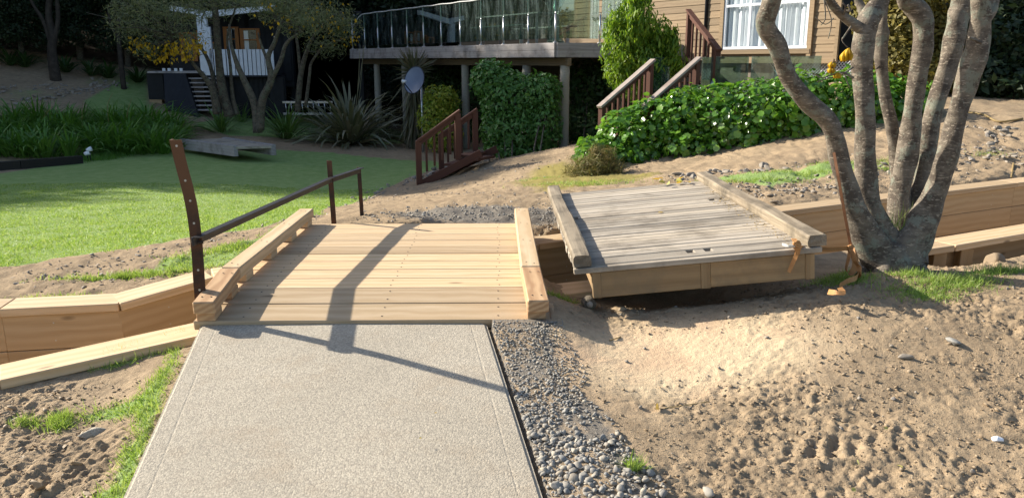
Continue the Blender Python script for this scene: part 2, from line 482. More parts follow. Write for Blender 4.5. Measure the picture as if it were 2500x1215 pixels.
M['lf_hedge'] = leafmat('broad_leaf', [(.045, .13, .013), (.08, .20, .02), (.14, .29, .035), (.06, .16, .016), (.19, .34, .05), (.07, .18, .02)], .24, .3, .6)
M['lf_vine'] = leafmat('climber_leaf', [(.05, .135, .026), (.08, .19, .04), (.12, .25, .06), (.06, .155, .03)], .38, .25, .4)
M['lf_yellow'] = leafmat('variegated_leaf', [(.14, .26, .02), (.40, .40, .05), (.09, .19, .016), (.48, .45, .07), (.19, .30, .03)], .4, .25)
M['lf_hebe'] = leafmat('hebe_leaf', [(.07, .15, .014), (.14, .25, .022), (.25, .35, .04), (.10, .19, .018)], .45, .4)
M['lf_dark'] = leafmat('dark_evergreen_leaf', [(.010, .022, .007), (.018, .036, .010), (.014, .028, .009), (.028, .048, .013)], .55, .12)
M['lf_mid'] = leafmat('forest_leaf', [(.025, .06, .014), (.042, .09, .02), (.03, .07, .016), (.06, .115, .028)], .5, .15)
M['lf_gold'] = leafmat('golden_conifer_leaf', [(.13, .11, .02), (.20, .16, .03), (.09, .085, .018), (.26, .20, .04)], .6, .2)
M['lf_kowhai'] = leafmat('kowhai_leaf', [(.14, .17, .08), (.21, .235, .12), (.11, .135, .06), (.25, .25, .13)], .55, .25)
M['lf_flax'] = leafmat('flax_leaf', [(.12, .13, .07), (.19, .195, .11), (.25, .235, .145), (.10, .12, .055), (.29, .25, .17)], .35, .15, .5)
M['lf_flaxg'] = leafmat('green_flax_leaf', [(.06, .13, .025), (.10, .19, .04), (.14, .23, .055)], .38, .2, .45)
M['lf_aga'] = leafmat('agapanthus_leaf', [(.06, .16, .02), (.09, .21, .03), (.13, .26, .045), (.075, .18, .025)], .4, .25, .4)
M['lf_cab'] = leafmat('cabbage_tree_leaf', [(.13, .115, .07), (.09, .10, .05), (.17, .14, .09), (.07, .085, .04)], .5, .15)
M['lf_dry'] = leafmat('dry_brush', [(.16, .125, .04), (.22, .17, .06), (.11, .10, .03), (.13, .14, .03)], .7, .2)
M['flower'] = leafmat('kowhai_flower', [(.55, .33, .01), (.70, .45, .02), (.45, .25, .01)], .5, .3, .3, 1.1)
M['fallen'] = leafmat('fallen_leaf', [(.55, .42, .10), (.45, .30, .12), (.42, .45, .14), (.60, .40, .08)], .6, .2)
M['grass'] = leafmat('grass_blade', [(.16, .26, .045), (.22, .33, .065), (.28, .38, .10), (.37, .42, .17), (.18, .29, .05)], .5, .35)
M['strap'] = None
M['strap_dark'] = flat('brown_webbing', (.13, .06, .03), .7, var=.3, nscale=20)
def strapmat():
    t = NT('tan_webbing')
    v = t.coord()
    n = t.noise(v, 12, 4, .6)
    t.col(t.mix(n, (.30, .13, .045), (.55, .30, .12)))
    t.rough(.6)
    t.bump(t.n('TexWave', {'Vector': v, 'Scale': 220.0, 'Distortion': .5}).outputs[1], .2, .002)
    return t.m
M['strap'] = strapmat()
def glassmat(name, tint, refl=1.0, smear=.0):
    t = NT(name)
    fr = t.math('MULTIPLY_ADD', t.math('POWER', t.n('LayerWeight', {0: .5}).outputs['Facing'], 5.0), .92, .05)
    gl = t.n('BsdfGlossy', {'Color': (.9, .95, .95, 1), 'Roughness': .015})
    tr = t.n('BsdfTransparent', {0: (*tint, 1)})
    fac = t.math('MINIMUM', t.math('MULTIPLY', fr, refl), 1.0)
    mx = t.n('MixShader', {0: fac, 1: tr.outputs[0], 2: gl.outputs[0]})
    if smear:
        df = t.n('BsdfDiffuse', {0: (.45, .55, .55, 1)})
        sn = t.noise(t.mapping(t.coord(), (9, 9, 1.5)), 1.0, 5, .7)
        m2 = t.n('MixShader', {0: t.math('MULTIPLY', t.ramp(sn, [(.45, (0, 0, 0)), (.75, (1, 1, 1))]), smear), 1: mx.outputs[0], 2: df.outputs[0]})
        mx = m2
    t.t.links.new(mx.outputs[0], t.out.inputs[0])
    return t.m
M['glass'] = glassmat('balustrade_glass', (.50, .63, .58), 2.6, .13)
M['edge'] = flat('glass_edge', (.25, .38, .34), .3)
M['pane'] = glassmat('window_glass', (.95, .97, .97), .7)

# ------------------------------------------------------------------ foliage
def norm(a): return a / np.maximum(np.linalg.norm(a, axis=-1, keepdims=True), 1e-9)
LEAF4 = (np.array([(0, 0, 0), (.45, .26, .05), (1, 0, -.04), (.45, -.26, .05)]), np.array([(0, 1, 2), (0, 2, 3)]))
LEAF6 = (np.array([(0, 0, 0), (.3, .22, .05), (.72, .19, .05), (1, 0, -.06), (.72, -.19, .05), (.3, -.22, .05)]),
         np.array([(0, 1, 2), (0, 2, 3), (0, 3, 4), (0, 4, 5)]))
BROAD = (np.array([(0, 0, 0), (.10, .30, .04), (.28, .33, .02), (.34, .50, .05), (.60, .36, .03), (.74, .42, .06), (1.0, 0, -.10),
                   (.74, -.42, .06), (.60, -.36, .03), (.34, -.50, .05), (.28, -.33, .02), (.10, -.30, .04), (.5, 0, -.04)]),
         np.array([(12, i, i + 1) for i in range(0, 11)] + [(12, 11, 0)]))
NEEDLE = (np.array([(0, -.05, 0), (0, .05, 0), (1, 0, 0)]), np.array([(0, 1, 2)]))
def orient(nrm, r, tdir=None, tmix=.0):
    t = r.normal(size=nrm.shape)
    if tdir is not None: t = norm(t) * (1 - tmix) + np.asarray(tdir) * tmix
    t = norm(t - nrm * np.sum(t * nrm, -1, keepdims=True))
    b = np.cross(nrm, t)
    return np.stack([t, b, nrm], axis=-1)
def leaf_arrays(pos, Rm, sc, tpl):
    V0, F0 = tpl
    sc = np.asarray(sc)
    if sc.ndim == 1: sc = np.repeat(sc[:, None], 3, 1)
    V = np.einsum('nij,nkj->nki', Rm, V0[None] * sc[:, None, :]) + pos[:, None, :]
    Fa = F0[None] + (np.arange(len(pos)) * len(V0))[:, None, None]
    return V.reshape(-1, 3), Fa.reshape(-1, F0.shape[1])
def leaves(name, pos, Rm, sc, tpl, m, parent=None, kind=None):
    V, Fa = leaf_arrays(pos, Rm, sc, tpl)
    o = link(name, mesh(name, V, Fa, m), parent)
    if kind: o['kind'] = kind
    return o
def single_leaves(name, pos, Rm, sc, tpl, m, parent, nmax):
    """the first nmax leaves as objects that share one mesh"""
    me = mesh(name, tpl[0], tpl[1], m)
    for p, r_, s in zip(pos[:nmax], Rm[:nmax], sc[:nmax]):
        Mx = Matrix([list(map(float, row)) for row in r_]).to_4x4()
        Mx = Mx @ Matrix.Scale(float(s), 4); Mx.translation = Vector([float(x) for x in p])
        link(name, me, parent, Mx)
def blob_points(blobs, n, r, shell=.45, lump=.22, seed=0):
    """points in and near the skin of a set of ellipsoids (cx,cy,cz,rx,ry,rz); gives points and outward normals"""
    B = np.array(blobs, float)
    w = (B[:, 3] * B[:, 4] + B[:, 4] * B[:, 5] + B[:, 3] * B[:, 5]); w /= w.sum()
    k = r.choice(len(B), n, p=w)
    d = norm(r.normal(size=(n, 3)))
    a = np.arctan2(d[:, 1], d[:, 0])
    rad = (1 - shell * r.random(n) ** 1.6)
    rad *= 1 - lump + 2 * lump * fbm(a * 1.6 + k * 7.7, d[:, 2] * 3.1 + k * 3.3, 1.0, 3, seed)
    P = B[k, :3] + d * B[k, 3:] * rad[:, None]
    nr = norm(d / B[k, 3:])
    return P, nr, rad

# ================================================================== THE SETTING
NEAR = [(-30, -6.0), (-6, 1.9), (-2.21, 3.31), (-1.49, 3.74), (0.26, 4.27), (1.96, 4.90), (3.05, 5.39), (4.06, 5.91), (9, 8.4), (30, 18)]      # channel-side edge, camera bank
FARL = [(-30, -1.0), (-6, 3.55), (-2.66, 4.06), (-2.07, 4.15), (-1.66, 4.45), (0.27, 5.32), (2.27, 6.45), (5.25, 7.85), (10, 10.2), (30, 20)]      # channel-side edge, house bank
def line_y(L, x): return np.interp(x, [p[0] for p in L], [p[1] for p in L])
PATH_L0, PATH_L1 = Vector((-1.40, 3.58)), Vector((-1.18, 2.24))
PATH_R0, PATH_R1 = Vector((-0.065, 3.55)), Vector((0.135, 2.22))
def path_z(y): return -0.055 - (3.57 - y) * 0.105

def path_edge_x(y, right): 
    a, b = (PATH_R0, PATH_R1) if right else (PATH_L0, PATH_L1)
    return a.x + (b.x - a.x) * (y - a.y) / (b.y - a.y)
def near_z(x, y):
    """bank the camera stands on, without the small lumps"""
    z = path_z(np.minimum(y, 3.75)) - .05
    z = z - .075 * sstep(-1.30, -1.75, x - .17 * (3.5 - y))                  # lower to the left of the path
    z = z + .11 * sstep(.45, 1.7, x) * sstep(2.3, 3.6, y) * sstep(4.4, 3.85, y)
    d = np.hypot((x - 2.15) / .5, (y - 4.15) / .35); z = z + .05 * np.exp(-d * d)   # mound at the tree
    d = np.hypot((x - 1.05) / .65, (y - 4.15) / .33); z = z - .13 * np.exp(-d ** 2.6)    # hollow under the old deck
    dr = x - path_edge_x(y, True)
    z = z + .043 * sstep(.75, .25, dr) * sstep(-.1, .0, dr)
    z = z + .030 * sstep(3.15, 3.4, y) * sstep(.55, .3, dr) * sstep(-.1, .0, dr)
    yn = line_y(NEAR, x)
    z = z - .30 * sstep(.72, .28, yn - y) * sstep(2.55, 2.9, x)                # washed-out gap behind the wall
    z = z + .10 * sstep(2.2, 3.2, x) * sstep(4.6, 3.6, y)
    return z

# house bank: heights read at known places, joined by a thin plate spline
CTRL = []
def ctl(x, y, z): CTRL.append((x, y, z))
for x, y in FARL[1:-2]: ctl(x, y + .25, -.20 if x < -1.8 else -.14 if x < 4 else -.08)
for p in ((-1.2, 5.8, -.03), (.2, 5.8, -.03), (-.5, 6.8, -.08), (.8, 6.6, -.06), (.4, 8.5, -.22), (1.8, 8.5, -.15), (.6, 10.5, -.42), (.9, 13, -.58),
          (.1, 15, -.66), (1.2, 17, -.8), (2.0, 11, -.42), (2.8, 9.6, -.2), (4.2, 9.2, -.02), (5.7, 11, .26), (7.5, 10.5, .3), (9.2, 14, .62), (3.2, 12, -.2),
          (4.0, 15, .3), (6, 16, .7), (9, 20, 1.4), (14, 24, 2.6), (3, 20, -.2), (8.5, 9.2, .05)): ctl(*p)
for p in ((-2.4, 5.0, -.20), (-4, 5.0, -.24), (-6, 6, -.35), (-3, 7, -.36), (-1.8, 7.2, -.3), (-5, 9, -.6), (-2, 10, -.66), (-1.0, 9.4, -.48), (-8, 12, -.85), (-4, 13, -.95),
          (-1.4, 13, -1.0), (-1.6, 15.2, -1.1), (-5, 17, -1.08), (-10, 15.5, -1.0), (-12, 17, -1.0), (-9, 18.5, -1.0), (-4, 21, -1.1), (-2.9, 23.8, -1.3), (-6.5, 22, -.95), (-8, 24, -.7),
          (-11, 22, -.45), (-15, 22, -.2), (-17, 27, 1.1), (-12, 28, .6), (-8, 30, .0), (-3, 30, -1.0), (2, 28, -.9), (-25, 30, 3), (-22, 20, .3), (-30, 14, .2), (-20, 10, -.6), (-25, 0, -.4)): ctl(*p)
for p in ((-30, 45, 7), (-15, 45, 4.5), (0, 42, 2.5), (12, 40, 4.5), (28, 40, 7), (30, 22, 3), (28, 8, 1), (0, 70, 16), (-40, 70, 17), (40, 70, 17), (-50, 40, 9), (50, 35, 9), (-60, 10, 4), (60, 10, 3), (-60, 70, 18), (60, 70, 18)): ctl(*p)
CA = np.array(CTRL)
def _tps(d2): return np.where(d2 > 1e-12, .5 * d2 * np.log(np.maximum(d2, 1e-12)), 0)
_n = len(CA)
_K = _tps(((CA[:, None, :2] - CA[None, :, :2]) ** 2).sum(-1)) + np.eye(_n) * .15
_Pm = np.c_[np.ones(_n), CA[:, :2]]
_W = np.linalg.solve(np.block([[_K, _Pm], [_Pm.T, np.zeros((3, 3))]]), np.r_[CA[:, 2], 0, 0, 0])
def far_z(x, y):
    x, y = np.asarray(x, float), np.asarray(y, float)
    sh = x.shape; xf, yf = x.ravel(), y.ravel()
    out = np.empty_like(xf)
    for i in range(0, len(xf), 40000):
        q = np.stack([xf[i:i + 40000], yf[i:i + 40000]], -1)
        out[i:i + 40000] = _tps(((q[:, None] - CA[None, :, :2]) ** 2).sum(-1)) @ _W[:_n] + _W[_n] + q @ _W[_n + 1:]
    return out.reshape(sh)
def fz(x, y): return float(far_z(np.array([x]), np.array([y]))[0])
def nz(x, y): return float(near_z(np.array([float(x)]), np.array([float(y)]))[0])
def on_far(u, v):
    """where a line of sight meets the house bank"""
    d = ray(u, v); a, b = 4.0, 60.0
    f = lambda Y: EYE + d.z * Y / d.y - fz(d.x * Y / d.y, Y)
    ys = np.linspace(4.2, 55, 120)
    d_ = np.array(EYE + d.z * ys / d.y - far_z(d.x * ys / d.y, ys))
    k = int(np.argmax(d_ < 0)) if (d_ < 0).any() else len(ys) - 1
    Y = float(ys[max(k - 1, 0)] + (ys[k] - ys[max(k - 1, 0)]) * .5)
    return Vector((d.x * Y / d.y, Y, fz(d.x * Y / d.y, Y)))

def grid_mesh(name, X, Y, Z, m, attrs):
    ny, nx = X.shape
    V = np.stack([X, Y, Z], -1).reshape(-1, 3)
    i = np.arange(ny * nx).reshape(ny, nx)
    Fa = np.stack([i[:-1, :-1], i[:-1, 1:], i[1:, 1:], i[1:, :-1]], -1).reshape(-1, 4)
    me = mesh(name, V, Fa, m, True)
    for k, a in attrs.items():
        at_ = me.attributes.new(k, 'FLOAT', 'POINT'); at_.data.foreach_set('value', a.astype(np.float32).ravel())
    return link(name, me)
def worley(x, y, scale, seed):
    """distance to the nearest scattered point and that point's random number"""
    x, y = x * scale, y * scale
    xi, yi = np.floor(x).astype(np.int64), np.floor(y).astype(np.int64)
    best, rid = np.full(x.shape, 9.0), np.zeros(x.shape)
    def h(a, b, k):
        n = (a * 374761393 + b * 668265263 + (seed + k) * 982451653) & 0xFFFFFFFF
        n = ((n ^ (n >> 13)) * 1274126177) & 0xFFFFFFFF
        return ((n ^ (n >> 16)) & 0xFFFF) / 65535.0
    for i in (-1, 0, 1):
        for j in (-1, 0, 1):
            a, b = xi + i, yi + j
            d = np.hypot(a + h(a, b, 0) - x, b + h(a, b, 1) - y)
            m = d < best
            best = np.where(m, d, best); rid = np.where(m, h(a, b, 2), rid)
    return best, rid
def seg_dist(x, y, P):
    d = np.full(x.shape, 1e9)
    for (ax, ay), (bx, by) in zip(P[:-1], P[1:]):
        vx, vy = bx - ax, by - ay
        t = np.clip(((x - ax) * vx + (y - ay) * vy) / (vx * vx + vy * vy), 0, 1)
        d = np.minimum(d, np.hypot(x - ax - t * vx, y - ay - t * vy))
    return d
def inside(x, y, P):
    c = np.zeros(x.shape, bool)
    for (ax, ay), (bx, by) in zip(P, P[1:] + P[:1]):
        c ^= ((ay > y) != (by > y)) & (x < (bx - ax) * (y - ay) / (by - ay + 1e-12) + ax)
    return c
def soft_in(x, y, P, w):
    s = np.where(inside(x, y, P), 1, -1) * seg_dist(x, y, P + P[:1])
    return sstep(-w, w, s)

# ---- bank on the camera's side
xs = np.r_[np.linspace(-30, -3.2, 22)[:-1], np.linspace(-3.2, 4.3, 860), np.linspace(4.3, 30, 22)[1:]]
ts = np.r_[np.linspace(0, .45, 12)[:-1], np.linspace(.45, 1, 390)]
XX, TT = np.meshgrid(xs, ts)
y_lo = -6.0
YN = line_y(NEAR, XX) - .03
YY = np.where(TT < .45, y_lo + (TT / .45) * (1.75 - y_lo), 1.75 + (TT - .45) / .55 * (YN - 1.75))
YY = np.where(YN < 1.9, y_lo + TT * (YN - y_lo), YY)
Z0 = near_z(XX, YY)
# sheltered sawdust, clods, tyre and boot marks
saw = np.clip(1 - np.hypot((XX - .85) / .85, (YY - 3.28) / .46), 0, 1) ** .8 + .35 * np.clip(1 - np.hypot((XX - .55) / .5, (YY - 2.9) / .5), 0, 1)
saw = np.maximum(saw, .9 * np.clip(1 - np.hypot((XX - .33) / .14, (YY - 2.62) / .08), 0, 1))
dright = XX - path_edge_x(YY, True)
gw = np.interp(YY, [1.6, 2.4, 2.9, 3.5], [.50, .40, .30, .33])
gritband = sstep(gw + .06, gw - .14, dright + .16 * (fbm(XX, YY, 4, 3, 5) - .5)) * sstep(-.03, .02, dright)
clod = fbm(XX, YY, 9, 4, 21, .6); fine = fbm(XX, YY, 38, 3, 31, .6)
ridged = 1 - np.abs(2 * fbm(XX, YY, 5.0, 3, 41) - 1)
calm = 1 - .75 * np.clip(saw * 1.3, 0, 1); calm *= 1 - .7 * gritband
onpath = sstep(.06, -.02, np.maximum(-dright * -1, path_edge_x(YY, False) - XX))
crumb = 1 - np.abs(2 * fbm(XX, YY, 16, 3, 51) - 1)
wx, wy = XX + .02 * (fbm(XX, YY, 22, 3, 61) - .5), YY + .02 * (fbm(XX, YY, 22, 3, 62) - .5)
def clods(scale, seed, amount, hgt):
    d, k = worley(wx, wy, scale, seed)
    return hgt * np.clip((.50 - d) / .50, 0, 1) ** .6 * np.clip((k - (1 - amount)) / amount, 0, 1)
def tyre(ax, ay, bx_, by_, w):
    vx_, vy_ = bx_ - ax, by_ - ay; ln = math.hypot(vx_, vy_)
    s_ = ((XX - ax) * vx_ + (YY - ay) * vy_) / ln; c_ = ((YY - ay) * vx_ - (XX - ax) * vy_) / ln + .03 * np.sin(s_ * 2.2)
    inb = sstep(w, w * .8, np.abs(c_)) * sstep(-.05, .1, s_) * sstep(ln + .05, ln - .1, s_)
    bars = np.sin((s_ + np.abs(c_) * .8) * 2 * math.pi / .085 + 1.4 * fbm(XX, YY, 6, 2, 17))
    return inb * (.007 * np.clip(bars + .2, -.6, .9) - .006) * sstep(.38, .62, fbm(XX, YY, 3.5, 3, 19))
tread = tyre(.75, 2.55, 3.2, 3.0, .12) + tyre(1.1, 2.0, 3.3, 2.35, .12) + tyre(1.3, 3.0, 3.3, 3.5, .10)
patchy = sstep(.42, .60, fbm(XX, YY, 3.2, 3, 71))
vfine = fbm(XX, YY, 75, 2, 33, .7)
lump = .012 * (np.clip(clod, .40, .8) - .5) * 2 + .011 * (fine - .5) * 2 + .006 * (vfine - .5) * 2 + .008 * (ridged - .75) + .012 * (crumb - .8)
lump = lump + (.12 + .88 * patchy) * (clods(9, 81, .12, .016) + clods(21, 82, .22, .010) + clods(46, 83, .40, .007)) + tread
lump = lump * np.where(XX < -1.2, 1.0 + .9 * sstep(3.0, 2.3, YY), 1.0)
amp = .30 + 1.05 * sstep(.36, .66, fbm(XX, YY, 1.9, 3, 97))
lump = lump * amp + .03 * (fbm(XX, YY, 2.3, 2, 98) - .5) * (XX > .4)
lump = lump * calm * (1 - .6 * sstep(.34, .2, YN - YY) * (XX < -1))
# shallow round hollows as left by boots and bucket teeth
vx, vy = XX * 7.5, YY * 7.5
hole = np.zeros_like(XX)
hr = np.random.default_rng(4)
for _ in range(150):
    cx, cy, r0, e = hr.uniform(.5, 3.6), hr.uniform(1.9, 4.0), hr.uniform(.025, .075), hr.uniform(.6, 1)
    hole -= hr.uniform(.15, .5) * r0 * .5 * np.exp(-((XX - cx) ** 2 / (r0 * r0) + (YY - cy) ** 2 / (r0 * r0 * e * e)) ** 1.5)
Z = Z0 + .8 * lump + .4 * hole * calm
Z = np.where(onpath > .5, np.minimum(Z, path_z(YY) - .05), Z)
brg = (XX > -1.48) & (XX < .24) & (YY > 3.50)
Z = np.where(brg, np.minimum(Z, -.15), Z)
capz = np.interp(XX, [-6, -2.21, -1.49, -1.2], [-.2, -.18, -.13, -.12])
Z = np.where((XX < -1.25) & (YN - YY < .32), np.minimum(Z, capz - .045), Z)
gl1 = [(p.x, p.y) for p in [gp(u, v, -.2) for u, v in ((478, 812), (430, 830), (350, 850), (215, 885), (200, 905), (300, 893), (395, 872), (418, 880), (400, 915), (330, 965), (200, 985), (195, 1003), (320, 1003), (340, 1050), (290, 1075), (270, 1140), (200, 1180), (90, 1240), (300, 1240), (420, 930))]]
gl_old = [(-1.44, 3.62), (-1.52, 3.4), (-1.75, 3.25), (-2.0, 3.08), (-2.0, 2.98), (-1.7, 3.04), (-1.58, 2.92), (-1.62, 2.74), (-1.78, 2.62), (-1.55, 2.55), (-1.45, 2.45), (-1.45, 2.25), (-1.5, 1.8), (-1.1, 1.8)]
gl2 = [(1.55, 3.95), (1.72, 4.05), (2.0, 3.95), (2.3, 3.75), (2.75, 3.85), (2.7, 4.02), (2.4, 4.1), (2.1, 4.0), (1.95, 3.68), (1.85, 3.55), (2.15, 3.48), (2.2, 3.7), (1.8, 3.85)]
grass_near = np.maximum(soft_in(XX, YY, gl1, .08), .0)
tufts_near = [(-1.72, 2.86, .06, .05), (-2.02, 2.62, .1, .06), (-1.95, 2.4, .04, .03), (1.80, 3.92, .16, .10), (2.06, 3.66, .16, .09), (2.28, 3.78, .22, .09), (2.62, 3.93, .16, .06), (1.95, 4.22, .14, .07),
              (.30, 3.86, .09, .04), (.45, 2.38, .03, .02), (2.16, 3.93, .12, .05)]
tufts_near += [(gp(u, v, -.21).x, gp(u, v, -.21).y, a, .03) for u, v, a in ((240, 888, .09), (300, 876, .09), (350, 865, .09), (400, 852, .08), (440, 842, .06), (60, 1010, .06), (150, 1000, .05))]
for cx, cy, a, b in tufts_near:
    grass_near = np.maximum(grass_near, .8 * np.clip(1.15 - np.hypot((XX - cx) / a, (YY - cy) / b), 0, 1))
zero = np.zeros_like(XX)
g_near = grid_mesh('dirt_ground', XX, YY, Z, M['soil'], dict(grass=grass_near * .75, saw=np.clip(saw, 0, 1), grit=gritband * .85, moss=zero, litter=zero))
g_near['kind'] = 'structure'
GX, GY, GZ = xs, None, Z
def near_top(x, y):
    """height of the finished near bank (nearest grid point)"""
    x, y = np.atleast_1d(np.asarray(x, float)), np.atleast_1d(np.asarray(y, float))
    j = np.clip(np.round(np.interp(x, xs, np.arange(len(xs)))).astype(int), 0, len(xs) - 1)
    out = np.empty(len(x))
    for jj in np.unique(j):
        k = j == jj
        out[k] = np.interp(y[k], YY[:, jj], Z[:, jj])
    return out

# ---- bank on the house's side
xs2 = np.r_[np.linspace(-60, -14, 40)[:-1], np.linspace(-14, -4, 110)[:-1], np.linspace(-4, 7, 360)[:-1], np.linspace(7, 13, 60)[:-1], np.linspace(13, 60, 40)]
t2 = np.linspace(0, 1, 300)
X2, T2 = np.meshgrid(xs2, t2)
YF = line_y(FARL, X2) + .03
Y2 = YF + (T2 ** 2.6) * (78 - YF)
Zb = far_z(X2, Y2)
lawn_poly = [(p.x, p.y) for p in [on_far(*q) for q in ((-420, 720), (-200, 668), (0, 645), (250, 612), (480, 580), (640, 552), (760, 520), (850, 498), (920, 470), (1000, 432), (1030, 420), (1090, 402), (1060, 392), (960, 388), (800, 372), (640, 366), (520, 372), (420, 362), (300, 372), (200, 392), (0, 425), (-400, 470))]]
lawn = soft_in(X2, Y2, lawn_poly, .09)
strip = [(p.x, p.y) for p in [on_far(*q) for q in ((400, 640), (520, 602), (640, 570), (770, 512), (800, 520), (700, 560), (640, 600), (560, 640), (480, 665), (330, 680))]]
rightg = [(p.x, p.y) for p in [on_far(*q) for q in ((1720, 440), (1900, 415), (2050, 395), (2180, 385), (2200, 400), (2080, 425), (1960, 440), (1880, 455), (1800, 452))]]
mossp = [(p.x, p.y) for p in [on_far(*q) for q in ((1240, 450), (1300, 410), (1380, 395), (1480, 420), (1640, 425), (1560, 440), (1420, 455), (1340, 470))]]
bankg = [(p.x, p.y) for p in [on_far(*q) for q in ((200, 250), (300, 190), (360, 165), (370, 300), (420, 345), (250, 330))]]
shade_lawn = [(p.x, p.y) for p in [on_far(*q) for q in ((470, 300), (700, 262), (900, 285), (1010, 330), (1080, 330), (1000, 352), (780, 345), (650, 335), (560, 330))]]
gfar = np.maximum.reduce([lawn, .62 * soft_in(X2, Y2, strip, .1), .7 * soft_in(X2, Y2, rightg, .12), .75 * soft_in(X2, Y2, bankg, .3), .62 * fbm(X2, Y2, .7, 3, 44) * (X2 < -9) * sstep(19, 21, Y2), .9 * soft_in(X2, Y2, shade_lawn, .3)])
gfar = np.maximum(gfar, .5 * np.clip(1 - np.hypot((X2 - 1.15) / .7, (Y2 - 9.3) / .5), 0, 1))
moss = .8 * soft_in(X2, Y2, mossp, .6)
grit2 = .95 * np.clip(1.2 - np.hypot((X2 + .1) / .95, (Y2 - 6.05) / .42), 0, 1)
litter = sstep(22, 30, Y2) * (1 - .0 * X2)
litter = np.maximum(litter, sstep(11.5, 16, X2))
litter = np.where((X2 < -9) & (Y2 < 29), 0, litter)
rough = (1 - lawn * .8)
nearw = sstep(24, 7, Y2)
rightrough = sstep(1.0, 3.0, X2)
Zf = Zb + rough * nearw * (.06 * (fbm(X2, Y2, 5, 4, 3, .6) - .5) + .04 * (fbm(X2, Y2, 22, 3, 8, .6) - .5)) + rightrough * nearw * .11 * (fbm(X2, Y2, 3.2, 4, 12, .6) - .5) + .05 * (fbm(X2, Y2, .8, 3, 6) - .5) * sstep(6, 9, Y2)
# undercut edge of the terrace on the right
edge = [(on_far(u, v).x, on_far(u, v).y) for u, v in ((1640, 425), (1800, 415), (1950, 395), (2080, 372))]
Zf = Zf - .10 * np.exp(-(seg_dist(X2, Y2, edge) / .16) ** 2) * rightrough
Zf = np.where((X2 > -1.6) & (X2 < .35) & (Y2 < 5.7), np.minimum(Zf, -.12), Zf)
capf = np.interp(X2, [-6, -2.07, -1.66, -1.2, .2, 2.3, 5.25, 10], [-.16, -.15, -.085, -.075, -.1, -.1, -.07, -.05])
Zf = np.where(Y2 - YF < .27, np.minimum(Zf, capf - .028), Zf)
g_far = grid_mesh('lawn', X2, Y2, Zf, M['soil_far'], dict(grass=gfar, saw=np.zeros_like(X2), grit=np.clip(grit2, 0, 1), moss=moss, litter=litter))
g_far['kind'] = 'structure'
from mathutils.bvhtree import BVHTree

def far_top(x, y):
    x, y = np.asarray(x, float), np.asarray(y, float)
    j = np.round(np.interp(x, xs2, np.arange(len(xs2)))).astype(int)
    yf = YF[0, j]
    t = np.clip((y - yf) / (78 - yf), 0, 1) ** (1 / 2.6) * (len(t2) - 1)
    i0 = np.clip(np.floor(t).astype(int), 0, len(t2) - 2); f = t - i0
    return Zf[i0, j] * (1 - f) + Zf[i0 + 1, j] * f

# ---- channel bed
bx = np.linspace(-14, 14, 120)
BX, BT = np.meshgrid(bx, np.linspace(0, 1, 14))
BY = line_y(NEAR, BX) - .12 + BT * (line_y(FARL, BX) - line_y(NEAR, BX) + .24)
bed = grid_mesh('channel_bed', BX, BY, -.98 + .05 * fbm(BX, BY, 6, 3, 2), M['soil'], {k: np.zeros_like(BX) for k in ('grass', 'saw', 'grit', 'moss', 'litter')})
bed['kind'] = 'structure'

# ---- concrete path
def build_path():
    offs = [0, .006, .014, .070, .076, .082, .12]
    nx = 46
    ys = np.r_[np.linspace(3.575, 1.8, 44), np.linspace(1.8, -5.5, 16)[1:]]
    V = []
    ny = len(ys)
    for y in ys:
        l, r = path_edge_x(min(y, 3.575), False), path_edge_x(y, True)
        for j in range(nx):
            t = (offs[j] / (r - l)) if j < 7 else (1 - offs[nx - 1 - j] / (r - l)) if j >= nx - 7 else (.12 + (r - l - .24) * (j - 6) / (nx - 13)) / (r - l)
            x = l + (r - l) * t
            if y > 3.50: x = l + (r - l - .05 * (y - 3.50) / .075) * t        # chipped corner
            e = min(t, 1 - t) * (r - l)
            z = float(path_z(y)) + .004 * math.sin(3.1 * x + y) * .5
            if e < .012: z -= .006
            if abs(e - .076) < .003: z -= .0009                               # trowelled edge line
            V.append((x, y, z))
    Fs = [[i * nx + j + 1, i * nx + j, (i + 1) * nx + j, (i + 1) * nx + j + 1] for i in range(ny - 1) for j in range(nx - 1)]
    n = len(V)
    rim = [j for j in range(nx)] + [i * nx + nx - 1 for i in range(1, ny)] + [(ny - 1) * nx + j for j in range(nx - 2, -1, -1)] + [i * nx for i in range(ny - 2, 0, -1)]
    V += [(V[i][0], V[i][1], V[i][2] - .12) for i in rim]
    k = len(rim)
    Fs += [[rim[i], rim[(i + 1) % k], n + (i + 1) % k, n + i] for i in range(k)]
    o = link('concrete_path', mesh('concrete_path', V, Fs, M['concrete'], False))
    o['kind'] = 'structure'
build_path()

# ================================================================== TIMBER IN THE FOREGROUND
def V3(x, y, z): return Vector((x, y, z))
def screw(p, parent, m=None, r=.0045):
    key = ('screw', (m or M['iron']).name)
    if key not in _cache:
        a = [(math.cos(i * math.pi / 4) * r, math.sin(i * math.pi / 4) * r, 0) for i in range(8)]
        b = [(x * .8, y * .8, .0012) for x, y, _ in a]
        _cache[key] = mesh('screw', a + b, [[8 + i for i in range(8)]] + [[i, (i + 1) % 8, 8 + (i + 1) % 8, 8 + i] for i in range(8)], m or M['iron'])
    return link('screw', _cache[key], parent, Matrix.Translation(p))

